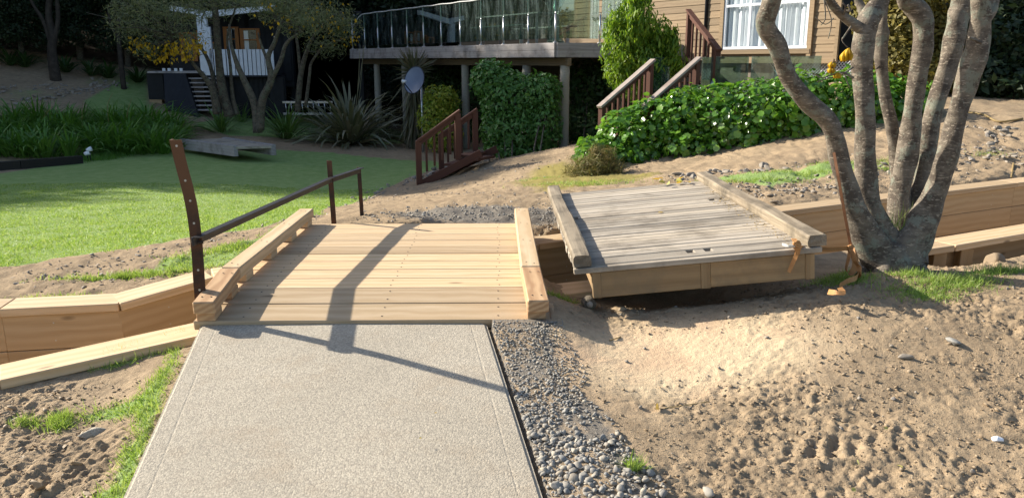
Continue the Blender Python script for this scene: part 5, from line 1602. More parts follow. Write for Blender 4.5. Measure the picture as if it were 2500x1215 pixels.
def cabbage_tree():
    b = on_far(1010, 345); b = V3(at(1008, 340, 21.5).x, 21.5, 0); b.z = fz(b.x, b.y)
    t = thing('cabbage_tree', 'cabbage tree with a hanging skirt of dry strap leaves behind the dish', 'tree', tuple(b))
    top = at(1010, 185, 21.5)
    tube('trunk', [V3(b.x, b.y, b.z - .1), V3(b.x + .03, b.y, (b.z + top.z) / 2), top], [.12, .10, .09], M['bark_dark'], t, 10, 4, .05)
    r = np.random.default_rng(31)
    n = 260
    z = top.z - 1.15 * r.random(n) ** 1.2
    a = r.random(n) * 2 * math.pi
    P = np.c_[top.x + .1 * np.cos(a), top.y + .1 * np.sin(a), z]
    out = np.c_[np.cos(a), np.sin(a), np.zeros(n)]
    drop = norm(out * (.25 + .3 * r.random((n, 1))) + np.array([0, 0, -1.0]))
    Rm = orient(norm(out + .3 * r.normal(size=(n, 3))), r, drop, 1.0)
    V, F_ = LEAF6
    leaves('leaf_skirt', P, Rm, np.c_[.7 + .4 * r.random(n), np.full(n, .09), np.full(n, .1)], LEAF6, M['lf_cab'], t)
    n = 90
    d = norm(r.normal(size=(n, 3)) + np.array([0, 0, .9]))
    Rm = orient(norm(np.cross(d, r.normal(size=(n, 3)))), r, d, 1.0)
    leaves('crown', np.repeat(np.array([top + V3(0, 0, .1)]), n, 0), Rm, np.c_[.55 + .25 * r.random(n), np.full(n, .09), np.full(n, .1)], LEAF6, M['lf_cab'], t)
cabbage_tree()

ORD = ['first', 'second', 'third', 'fourth', 'fifth', 'sixth', 'seventh', 'eighth', 'ninth', 'tenth', 'eleventh', 'twelfth', 'thirteenth', 'fourteenth']
def agapanthus():
    r = np.random.default_rng(77)
    tpls = [strap_tpl(b, .05, n=6) for b in (.9, 1.6, 2.4)]
    var = []
    for k in range(4):
        Vs, Fs, o = [], [], 0
        for i, Mx in rosette(95, r, tpls, .55, 1.0, .28, .75):
            A_ = np.array(Mx); v = tpls[i][0] @ A_[:3, :3].T + A_[:3, 3]
            Vs.append(v); Fs.append(tpls[i][1] + o); o += len(v)
        var.append(mesh('agapanthus_clump', np.concatenate(Vs), np.concatenate(Fs), M['lf_aga'], True))
    spots = []
    for row, (v, ua, ub, k) in enumerate(((384, -60, 200, 5), (372, 215, 420, 6), (352, -80, 440, 11), (332, -60, 450, 10), (316, 20, 430, 8))):
        for i in range(k):
            u = ua + (ub - ua) * (i + .5) / k + r.normal() * 8
            spots.append((u, v + r.normal() * 2, '%s from the left in the %s row of the bed' % (ORD[i], ('front left', 'front right', 'second', 'third', 'back')[row])))
    for i, (u, v, lab) in enumerate(spots):
        p = on_far(u, v)
        o = link('agapanthus_clump', var[i % 4], None, Matrix.Translation(p + V3(0, 0, -.05)) @ Matrix.Rotation(r.random() * 6.28, 4, 'Z') @ Matrix.Scale(.9 + .35 * r.random(), 4))
        tag(o, 'strap-leaved agapanthus clump, ' + lab, 'agapanthus', 'agapanthus clumps in the bed beyond the lawn')
    for nst, (u, v, u2, v2) in enumerate(((100, 300, 128, 258), (148, 310, 195, 320), (200, 292, 203, 245), (262, 262, 275, 228), (310, 285, 322, 240), (140, 330, 190, 312), (395, 315, 440, 328))):
        p = on_far(u, 345); y = p.y
        a, b = at(u, v, y), at(u2, v2, y)
        t = tube('seed_stalk', [V3(a.x, a.y, p.z), a, b], [.008, .006, .004], M['straw'], None, 5, 3)
        tag(t, 'dry pale flower stalk in the agapanthus bed, ' + ('leaning left at its left', 'bent flat near its left third', 'upright near its middle', 'topmost near its middle', 'upright right of its middle', 'low and slanting left of its middle', 'drooping at its right end')[nst], 'stalk', 'dry stalks in the agapanthus bed')
agapanthus()

# ---- trees on the far lawn (kowhai with yellow flowers)
def lawn_tree(label, stems, blobs, nl, nf, seed, flower_spec=()):
    s0 = stems[0][0]
    b = at(s0[0], s0[1], s0[3])
    r = np.random.default_rng(seed)
    t = thing('kowhai_tree', label, 'tree', tuple(b), 'flowering trees before the cabin')
    tips = []
    for k, s in enumerate(stems):
        P, Rr = [], []
        for u, v, w, y in s:
            P.append(at(u, v, y)); Rr.append(w / 2 / FPX * y)
        P[0].z -= .12 if k == 0 else .05
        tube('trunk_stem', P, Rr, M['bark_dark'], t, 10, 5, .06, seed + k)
        tips += [P[-1], P[-2]]
    if blobs:
        B = blobs_px(blobs)
        mb = MB()
        for bl in B:
            c = V3(*bl[:3]); tp = min(tips, key=lambda q: (q - c).length)
            for j in range(4):
                e = c + V3(r.normal() * bl[3] * .5, r.normal() * bl[4] * .5, r.normal() * bl[5] * .5)
                mb.tube([tp, (tp + e) / 2 + V3(r.normal() * .1, r.normal() * .1, r.normal() * .1), e], [.022, .014, .005], 5, 3)
        mb.obj('branches', M['bark_dark'], t, True)['kind'] = 'stuff'
        P, nr, _ = blob_points(B, nl, r, .9, .35, seed)
        leaves('crown', P, orient(norm(nr + r.normal(size=nr.shape)), r, (0, 0, -.4), .3), .05 + .05 * r.random(nl), (LEAF4[0] * [1.6, .45, 1], LEAF4[1]), M['lf_kowhai'], t)
    if nf and flower_spec:
        FB = blobs_px(flower_spec)
        P, nr, _ = blob_points(FB, nf, r, .95, .3, seed + 1)
        leaves('flowers', P, orient(norm(r.normal(size=nr.shape)), r, (0, 0, -1), .7), .07 + .035 * r.random(nf), (LEAF4[0] * [1, 1.2, 1], LEAF4[1]), M['flower'], t, 'stuff')
lawn_tree('leaning multi-stemmed tree with feathery grey foliage and yellow flowers before the cabin steps',
          [[(560, 272, 24, 20.5), (545, 230, 22, 20.5), (535, 150, 18, 20.5), (528, 60, 15, 20.4), (522, -10, 13, 20.4), (520, -90, 9, 20.4)],
           [(530, 272, 22, 20.3), (520, 220, 17, 20.2), (500, 190, 12, 20.1), (475, 160, 9, 20.0), (455, 130, 6, 19.9), (430, 95, 4, 19.8)],
           [(525, 262, 16, 20.6), (522, 200, 10, 20.7), (505, 140, 8, 20.8), (470, 90, 5, 20.8)],
           [(578, 275, 14, 20.6), (568, 235, 9, 20.6), (562, 160, 7, 20.6), (555, 90, 5, 20.7), (575, 20, 4, 20.7)]],
          [(390, 30, 110, 55, 19.6, 1.2), (330, 70, 55, 45, 19.5, .9), (440, 85, 70, 45, 19.8, .9), (470, 20, 80, 45, 20, 1.1), (560, 0, 90, 40, 20.4, 1.2), (360, 120, 40, 30, 19.5, .6), (300, 30, 40, 50, 19.4, .7), (350, 10, 60, 40, 19.5, .9)], 6000, 420, 301,
          [(420, 120, 60, 22, 19.4, .5), (400, 140, 40, 14, 19.4, .4), (480, 110, 40, 30, 19.7, .5), (340, 110, 30, 30, 19.4, .4), (450, 135, 30, 14, 19.5, .3)])
lawn_tree('pair of leaning grey trunks in a V before the white batten balcony',
          [[(628, 312, 24, 19.6), (622, 255, 18, 19.6), (600, 205, 15, 19.6), (580, 160, 12, 19.6), (565, 110, 8, 19.6), (560, 60, 5, 19.6)],
           [(634, 312, 22, 19.6), (640, 245, 18, 19.5), (662, 195, 16, 19.4), (655, 140, 12, 19.4), (672, 100, 10, 19.4), (690, 40, 7, 19.4), (700, -20, 5, 19.4)],
           [(662, 190, 12, 19.4), (685, 150, 10, 19.3), (700, 105, 8, 19.3), (740, 75, 5, 19.2)], [(656, 150, 9, 19.4), (640, 115, 6, 19.5), (630, 80, 4, 19.5)]],
          [(690, 20, 70, 45, 19.3, .9), (640, 0, 60, 40, 19.4, .9), (740, 55, 60, 35, 19.2, .8)], 3000, 60, 302, [(690, 40, 70, 40, 19.2, .7)])
lawn_tree('slender dark-stemmed tree with scattered yellow flowers left of the deck',
          [[(726, 262, 15, 21.5), (732, 200, 13, 21.5), (742, 150, 11, 21.5), (760, 100, 8, 21.4), (790, 60, 6, 21.3), (830, 30, 4, 21.2)],
           [(746, 255, 9, 21.3), (755, 190, 7, 21.3), (762, 150, 6, 21.3), (800, 110, 5, 21.2), (870, 85, 3, 21)],
           [(735, 185, 9, 21.5), (728, 120, 7, 21.6), (722, 60, 5, 21.6), (740, 0, 4, 21.6)]],
          [(790, 40, 75, 50, 21.2, 1.0), (840, 60, 45, 40, 21, .7), (730, 20, 60, 45, 21.6, .9), (800, 110, 60, 35, 21.2, .7)], 3200, 110, 303, [(800, 60, 80, 55, 21, .8), (860, 90, 20, 20, 20.8, .4)])

# ---- forest behind
def forest_tree_data(seed, h, rad, m, nl, ls):
    r = np.random.default_rng(seed)
    blobs = []
    for k in range(13):
        a = r.random() * 6.28; f = r.random()
        zz = h * (.22 + .72 * f); rr_ = rad * (1.05 - .65 * f)
        blobs.append((math.cos(a) * rr_ * .65, math.sin(a) * rr_ * .65, zz, rad * .52, rad * .52, h * .15))
    P, nr, _ = blob_points(blobs, nl, r, .5, .3, seed)
    nrm = norm(nr + .5 * r.normal(size=nr.shape) + np.array([0, 0, .4]))
    V, Fa = leaf_arrays(P, orient(nrm, r), ls * (.6 + .8 * r.random(nl)), LEAF4)
    crown = mesh('crown', V, Fa, m)
    mb = MB()
    mb.tube([(0, 0, -.5), (.1, .05, h * .3), (-.05, .1, h * .6), (.05, 0, h * .95)], [.22, .18, .11, .03], 8, 4, .06, seed)
    for bl in blobs:
        z0 = bl[2] * .72
        mb.tube([(0, 0, z0), (bl[0] * .5, bl[1] * .5, (z0 + bl[2]) / 2), (bl[0], bl[1], bl[2])], [.08, .05, .02], 6, 3)
    trunk = mesh('trunk', mb.V, mb.F, M['bark_dark'], True)
    return crown, trunk
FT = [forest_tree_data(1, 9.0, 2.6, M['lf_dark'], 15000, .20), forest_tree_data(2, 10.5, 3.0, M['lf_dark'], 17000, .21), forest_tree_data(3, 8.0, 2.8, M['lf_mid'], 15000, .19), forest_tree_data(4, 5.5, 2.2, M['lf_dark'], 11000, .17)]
def forest_tree(k, x, y, s, label, rot, sz=1.0):
    c, tr = FT[k]
    z = fz(x, y)
    t = thing('forest_tree', label, 'tree', (x, y, z), 'dark forest trees behind the house and cabin')
    Mx = Matrix.Translation((x, y, z)) @ Matrix.Rotation(rot, 4, 'Z') @ Matrix.Diagonal((s, s, s * sz, 1))
    link('crown', c, t, Mx); link('trunk', tr, t, Mx)
fr = random.Random(12)
rows = []
# row that shades the far lawn: perpendicular to the sun, left of and behind the cabin
sx, sy = SUN_DIR.x / math.hypot(SUN_DIR.x, SUN_DIR.y), SUN_DIR.y / math.hypot(SUN_DIR.x, SUN_DIR.y)
for row, (dist, n) in enumerate(((30, 12), (34, 12), (39, 11))):
    for i in range(n):
        c = -6 + 46 * (i + .5 * (row % 2)) / (n - 1)
        rows.append((-0.0 + sx * dist + sy * c + fr.uniform(-.8, .8), sy * dist - sx * c + fr.uniform(-.8, .8), row))
for x, y in ((-22, 33), (-18, 35), (-14, 34), (-11, 36), (-7.5, 35), (-4, 36), (-1, 35), (2.5, 36), (6, 38), (9, 35), (13, 36), (17, 34), (21, 33), (15, 27), (19, 26), (23, 25), (13, 30), (10.5, 27), (25, 20), (21, 19.5), (18, 21), (-9.5, 31.5), (-2.5, 31.5), (1, 31), (4.5, 33), (-13, 31.5), (-18, 30.5)):
    rows.append((x, y, 3))
LABS = {0: 'dark evergreen in the nearest row of the shading belt at left', 1: 'dark evergreen in the middle row of the shading belt at left', 2: 'dark evergreen in the farthest row of the shading belt at left', 3: 'tall dark forest tree behind the buildings'}
nth = {0: 0, 1: 0, 2: 0, 3: 0}
WORD = ORD + ['fifteenth', 'sixteenth', 'seventeenth', 'eighteenth', 'nineteenth', 'twentieth', 'twenty-first', 'twenty-second', 'twenty-third', 'twenty-fourth', 'twenty-fifth', 'twenty-sixth', 'twenty-seventh', 'twenty-eighth']
xorder = {q: i for i, q in enumerate(sorted(((x, y) for x, y, k in rows if k == 3), key=lambda p: p[0] / p[1]))}
for i, (x, y, row) in enumerate(rows):
    if row < 3 and y < 3: pass
    z = fz(x, y)
    k = fr.choice((0, 1, 1, 2)) if row == 3 else fr.choice((0, 1))
    h = (9.0, 10.5, 8.0, 5.5)[k]
    s = fr.uniform(.95, 1.2)
    if row < 3:
        # crowns end at about one height, so the edge of their shade crosses the lawn
        thr = float(np.interp(sy * x - sx * y, [5, 7, 9, 12, 15, 30], [12.2, 11.4, 10.0, 7.5, 5.2, 4.2]))
        want = -.55 + (sx * x + sy * y - thr) * math.tan(SUN_ELEV)
        s = max(.6, (want - z) / (h * 1.0)) * fr.uniform(.95, 1.04)
    forest_tree(k, x, y, s, LABS[row] + (', %s of its row' % ORD[nth[row] % 14] if row < 3 else ', %s from the left' % WORD[xorder[(x, y)]]), fr.random() * 6.28); nth[row] += 1
for u, v, y, s, lab in ((60, 200, 27.5, .55, 'low dark evergreen above the stony bank, left of the twisted trunk'), (200, 175, 29, .6, 'low dark evergreen between the twisted trunk and the slim pale trunk'), (310, 150, 29, .5, 'low dark evergreen just left of the cabin porch'),
        (120, 120, 30, .8, 'low broad evergreen right behind the twisted bare trunk'), (-60, 190, 27, .7, 'low dark evergreen at the left edge above the bank'), (700, 60, 30, .6, 'low evergreen behind the cabin roof end'), (900, 60, 31, .6, 'low evergreen showing above the far end of the balustrade'),
        (1000, 200, 29.5, .5, 'low evergreen under the deck behind the satellite dish'), (1130, 200, 29, .45, 'low evergreen under the deck behind the variegated shrub'), (820, 230, 29, .45, 'low evergreen behind the largest flax clump')):
    p = at(u, v, y)
    forest_tree(3, p.x, y, s, lab, fr.random() * 6.28)
# bare trunks at the forest edge, upper left
for i, (lab, stems) in enumerate((
    ('old leaning trunk with twisted bare limbs at the forest edge upper left', [[(128, 125, 22, 26), (130, 90, 19, 26), (118, 40, 15, 26), (120, -20, 12, 26), (110, -90, 9, 26)], [(125, 105, 14, 26), (105, 50, 9, 26), (80, 10, 7, 26), (60, -40, 5, 26)], [(132, 100, 13, 26), (142, 50, 10, 26), (138, -10, 8, 26)]]),
    ('slim pale trunk at the forest edge beside the grey foliage', [[(292, 118, 11, 26), (290, 60, 9, 26), (300, 0, 7, 26), (305, -60, 5, 26)], [(290, 100, 7, 26), (270, 60, 5, 26), (262, 10, 4, 26)]]),
)):
    b = at(stems[0][0][0], stems[0][0][1], 26)
    t = thing('bare_tree', lab, 'tree', (b.x, b.y, fz(b.x, b.y)))
    for k, s in enumerate(stems):
        P = [at(u, v, y) for u, v, w, y in s]; Rr = [w / 2 / FPX * y for u, v, w, y in s]
        if k == 0: P = [V3(P[0].x, P[0].y, fz(P[0].x, P[0].y) - .2)] + P; Rr = [Rr[0] * 1.15] + Rr
        tube('trunk_stem', P, Rr, M['bark_black'], t, 9, 4, .12, 50 + k)
    r = np.random.default_rng(60 + i)
    n = 1500
    top = at(stems[0][-1][0], stems[0][-1][1], 26)
    P, nr, _ = blob_points([(top.x, top.y, top.z + .6, 1.3, 1.3, .8), (top.x - .8, top.y, top.z + .2, 1, 1, .6)], n, r)
    leaves('crown', P, orient(nr, r), .12 + .08 * r.random(n), LEAF4, M['lf_dark'], t)
# fern-like undergrowth on the left bank
FERN = ('left of the slim pale trunk', 'at the foot of the slim pale trunk', 'below the twisted trunk to its left', 'right of the slim pale trunk', 'at the left picture edge', 'nearest the cabin porch', 'right of the twisted trunk')
for i, (u, v) in enumerate(((215, 105), (258, 118), (60, 130), (330, 130), (20, 115), (395, 118), (160, 150))):
    p = on_far(u, v + 12)
    p = V3(at(u, v + 12, 27).x, 27, 0); p.z = fz(p.x, p.y)
    r = np.random.default_rng(400 + i)
    tpl = [strap_tpl(1.8, .07, n=6)]
    Vs, Fs, o = [], [], 0
    for k, Mx in rosette(60, r, tpl, .5, 1.0, .1, .9):
        A_ = np.array(Mx); v_ = tpl[0][0] @ A_[:3, :3].T + A_[:3, 3]; Vs.append(v_); Fs.append(tpl[0][1] + o); o += len(v_)
    ob = link('bank_fern', mesh('bank_fern', np.concatenate(Vs), np.concatenate(Fs), M['lf_mid'], True), None, Matrix.Translation(p))
    tag(ob, 'dark fern clump on the shaded bank, ' + FERN[i], 'fern', 'ferns on the shaded left bank')

# ================================================================== GROUND COVER, STONES AND LITTER
def ico(sub=0):
    p = (1 + 5 ** .5) / 2
    V = norm(np.array([(-1, p, 0), (1, p, 0), (-1, -p, 0), (1, -p, 0), (0, -1, p), (0, 1, p), (0, -1, -p), (0, 1, -p), (p, 0, -1), (p, 0, 1), (-p, 0, -1), (-p, 0, 1)], float))
    F_ = np.array([(0, 11, 5), (0, 5, 1), (0, 1, 7), (0, 7, 10), (0, 10, 11), (1, 5, 9), (5, 11, 4), (11, 10, 2), (10, 7, 6), (7, 1, 8), (3, 9, 4), (3, 4, 2), (3, 2, 6), (3, 6, 8), (3, 8, 9), (4, 9, 5), (2, 4, 11), (6, 2, 10), (8, 6, 7), (9, 8, 1)])
    for _ in range(sub):
        V = list(map(tuple, V)); mid = {}; nf = []
        def m_(a, b):
            k = (min(a, b), max(a, b))
            if k not in mid:
                q = (np.array(V[a]) + np.array(V[b])) / 2; mid[k] = len(V); V.append(tuple(q / np.linalg.norm(q)))
            return mid[k]
        for a, b, c in F_:
            ab, bc, ca = m_(a, b), m_(b, c), m_(c, a)
            nf += [(a, ab, ca), (b, bc, ab), (c, ca, bc), (ab, bc, ca)]
        V, F_ = np.array(V), np.array(nf)
    return V, F_
def rough_stone(seed, jag=.18, sub=1, flatz=.6):
    r = np.random.default_rng(seed)
    V, F_ = ico(sub)
    for k in range(9 if jag > .15 else 4):
        n = norm(r.normal(size=3)); h = 1 - (jag + .25) * (.35 + .9 * r.random())
        d = V @ n
        V = V - np.outer(np.maximum(d - h, 0), n)
    if jag > .15: V = V * (1 + jag * .25 * (r.random((len(V), 1)) - .5))
    return V * np.array([1, .6 + .35 * r.random(), flatz * (.8 + .4 * r.random())]), F_
def rot_random(n, r, tilt=.3):
    z = norm(np.c_[r.normal(size=(n, 2)) * tilt, np.ones(n)])
    return orient(z, r)
def scatter_stones(name, pos, size, r, m, parent, nvar, seed, jag, flatz, nobj, objname, cammult=True, smooth=True, sub=1):
    """the nobj that show largest become objects, the rest one joined part of kind stuff"""
    tpl = [rough_stone(seed + k, jag, sub, flatz) for k in range(nvar)]
    Rm = rot_random(len(pos), r)
    var = r.integers(nvar, size=len(pos))
    app = size / np.maximum(np.hypot(pos[:, 0], pos[:, 1]), .5)
    order = np.argsort(-app)
    big = order[:nobj]; rest = order[nobj:]
    mes = [mesh(objname, v, f, m, smooth) for v, f in tpl]
    for i in big:
        Mx = Matrix([list(map(float, row)) for row in Rm[i]]).to_4x4() @ Matrix.Scale(float(size[i]), 4)
        Mx.translation = Vector([float(q) for q in pos[i]])
        link(objname, mes[var[i]], parent, Mx)
    if len(rest):
        Vs, Fs, o = [], [], 0
        for k in range(nvar):
            s_ = rest[var[rest] == k]
            if len(s_):
                V, Fa = leaf_arrays(pos[s_], Rm[s_], size[s_], tpl[k]); Vs.append(V); Fs.append(Fa + o); o += len(V)
        ob = link(name, mesh(name, np.concatenate(Vs), np.concatenate(Fs), m, smooth), parent)
        ob['kind'] = 'stuff'
r = np.random.default_rng(500)

# ---- gravel beside the path
def build_gravel():
    n = 6500
    y = 1.55 + 2.0 * r.random(n) ** .85
    d = np.abs(r.random(n)) ** 1.15
    wid = np.interp(y, [1.6, 2.4, 2.9, 3.5], [.48, .38, .27, .33]) + .10 * (fbm(y, y * 0, 6, 2, 3) - .3)
    x = path_edge_x(y, True) + .006 + d * wid
    keep = ~((np.hypot((x - .33) / .12, (y - 2.62) / .07) < 1) & (r.random(n) < .75))
    keep &= ~((d > .75) & (r.random(n) < .35)) & ~((y > 3.46) & (x < .29))
    x, y, d = x[keep], y[keep], d[keep]; n = len(x)
    sz = .003 + .0065 * r.random(n) ** 2 + .016 * (r.random(n) ** 5) * sstep(3.2, 2.3, y)
    z = near_top(x, y) + sz * .25 + .006 * r.random(n)
    bedx = np.linspace(-.01, .46, 24); bedy = np.linspace(1.5, 3.47, 110)
    BXg, BYg = np.meshgrid(bedx, bedy)
    BXX = path_edge_x(BYg, True) + BXg
    lo = near_top(BXX.ravel(), BYg.ravel()).reshape(BXX.shape)
    g = grid_mesh('gravel_strip', BXX, BYg, lo + .004 + .012 * (fbm(BXX, BYg, 60, 2, 4) - .5) - .05 * sstep(np.interp(BYg, [1.6, 2.4, 2.9, 3.5], [.36, .28, .18, .22]), np.interp(BYg, [1.6, 2.4, 2.9, 3.5], [.46, .36, .26, .30]), BXg), M['soil'],
                  dict(grass=0 * BXX, saw=np.clip(.9 - np.hypot((BXX - .33) / .14, (BYg - 2.62) / .08), 0, 1), grit=.12 + .6 * fbm(BXX, BYg, 7, 3, 9), moss=0 * BXX, litter=0 * BXX))
    g['kind'] = 'structure'
    scatter_stones('loose_gravel', np.c_[x, y, z], sz, r, M['pebble'], g, 8, 610, .2, .6, 300, 'pebble')
build_gravel()
# ---- clods and crumbs on the bare soil
def build_clods():
    n = 30000
    x, y = r.uniform(.35, 3.4, n), 1.7 + 2.7 * r.random(n) ** 1.1
    e = np.clip(1 - np.hypot((x - .85) / .8, (y - 3.25) / .45), 0, 1)
    keep = (x > path_edge_x(y, True) + .34) & (y < line_y(NEAR, x) - .3) & (r.random(n) > e * 1.6) & (fbm(x, y, 4, 4, 77) + .12 * r.normal(size=n) > .46)
    x, y = x[keep], y[keep]
    n2 = 5000
    x2, y2 = r.uniform(-2.3, -1.1, n2), r.uniform(1.7, 3.2, n2)
    k2 = (x2 < path_edge_x(y2, False) - .03) & (y2 < line_y(NEAR, x2) - .26) & (fbm(x2, y2, 5, 3, 78) > .38)
    x, y = np.r_[x, x2[k2]], np.r_[y, y2[k2]]
    sz = .0022 + .013 * r.random(len(x)) ** 7 + .0045 * r.random(len(x)) ** 2
    z = near_top(x, y) + sz * .1
    scatter_stones('soil_crumbs', np.c_[x, y, z], sz, r, M['clod'], g_near, 8, 640, .5, .7, 120, 'clod', smooth=False, sub=0)
    n = 420
    x, y = r.uniform(-2.4, -1.15, n), r.uniform(1.7, 3.0, n)
    ok = (x < path_edge_x(y, False) - .08) & (y < line_y(NEAR, x) - .28)
    x, y = x[ok], y[ok]
    sz = .006 + .028 * r.random(len(x)) ** 3.5
    scatter_stones('shards', np.c_[x, y, near_top(x, y) + sz * .1], sz, r, M['clod'], g_near, 5, 680, .5, .45, 70, 'shard', smooth=False)
    n = 260
    x, y = r.uniform(.45, 3.3, n), r.uniform(1.8, 4.2, n)
    sz = .004 + .011 * r.random(n) ** 3
    scatter_stones('small_stones', np.c_[x, y, near_top(x, y) + sz * .3], sz, r, M['rock'], g_near, 4, 660, .2, .6, 60, 'stone')
build_clods()
# ---- stones on the house bank: along the path edge, the gravel patch and the right slope
def build_far_stones():
    P, S = [], []
    def strew(px_poly, n, s0, s1, pw=2.5):
        pts = [on_far(u, v) for u, v in px_poly]
        for _ in range(n):
            k = r.integers(len(pts) - 1); f = r.random()
            p = pts[k] * (1 - f) + pts[k + 1] * f
            s = s0 + (s1 - s0) * r.random() ** pw
            P.append((p.x + r.normal() * .16, p.y + r.normal() * .2)); S.append(s)
    strew([(1030, 432), (1090, 412), (1140, 400), (1200, 388)], 90, .02, .10)
    strew([(870, 490), (940, 460), (1010, 436)], 110, .012, .05)
    strew([(700, 545), (780, 515), (870, 492)], 90, .008, .035)
    strew([(1640, 440), (1760, 425), (1900, 405), (2060, 385)], 150, .015, .08)
    strew([(1740, 470), (1860, 470), (2000, 455)], 110, .01, .05)
    strew([(2050, 440), (2200, 400), (2400, 340), (2500, 310)], 160, .012, .07)
    strew([(2300, 420), (2400, 390), (2500, 370)], 120, .012, .06)
    strew([(420, 655), (330, 690), (200, 660), (60, 680)], 160, .006, .025)
    strew([(900, 470), (1100, 450), (1300, 440)], 120, .006, .03)
    strew([(900, 500), (1000, 480), (1200, 470), (1330, 520)], 420, .004, .018)
    strew([(1000, 430), (1200, 420), (1350, 400)], 260, .005, .03)
    strew([(100, 690), (300, 640), (500, 600), (700, 545)], 380, .004, .018)
    strew([(1700, 460), (1900, 460), (2100, 430), (2450, 350)], 500, .006, .035)
    strew([(30, 255), (120, 240), (250, 215), (300, 200)], 120, .03, .12)
    strew([(0, 225), (100, 210), (200, 230), (260, 190)], 260, .02, .10)
    x, y = np.array(P).T; S = np.array(S)
    ok = y > line_y(FARL, x) + .3
    x, y, S = x[ok], y[ok], S[ok]
    scatter_stones('scattered_stones', np.c_[x, y, far_top(x, y) + S * .2], S, r, M['rock'], g_far, 6, 700, .3, .5, 300, 'stone', smooth=False)
    n = 900
    x, y = -.1 + .75 * r.normal(size=n), 6.02 + .24 * r.normal(size=n)
    x = np.r_[x, .62 + .12 * r.normal(size=300)]; y = np.r_[y, 6.2 + .35 * r.normal(size=300)]
    ok = (y > 5.6) & (x > -1.1)
    x, y = x[ok], y[ok]
    s = .004 + .010 * r.random(len(x)) ** 2.5
    b = grid_mesh('gravel_patch', *np.meshgrid(np.linspace(-1.0, .75, 20), np.linspace(5.62, 6.4, 12)), np.zeros((12, 20)) - .3, M['soil'], {k: np.zeros((12, 20)) + (k == 'grit') for k in ('grass', 'saw', 'grit', 'moss', 'litter')})
    b['kind'] = 'structure'
    scatter_stones('loose_gravel', np.c_[x, y, far_top(x, y) + s * .3], s, r, M['pebble'], b, 5, 720, .12, .6, 120, 'pebble')
build_far_stones()

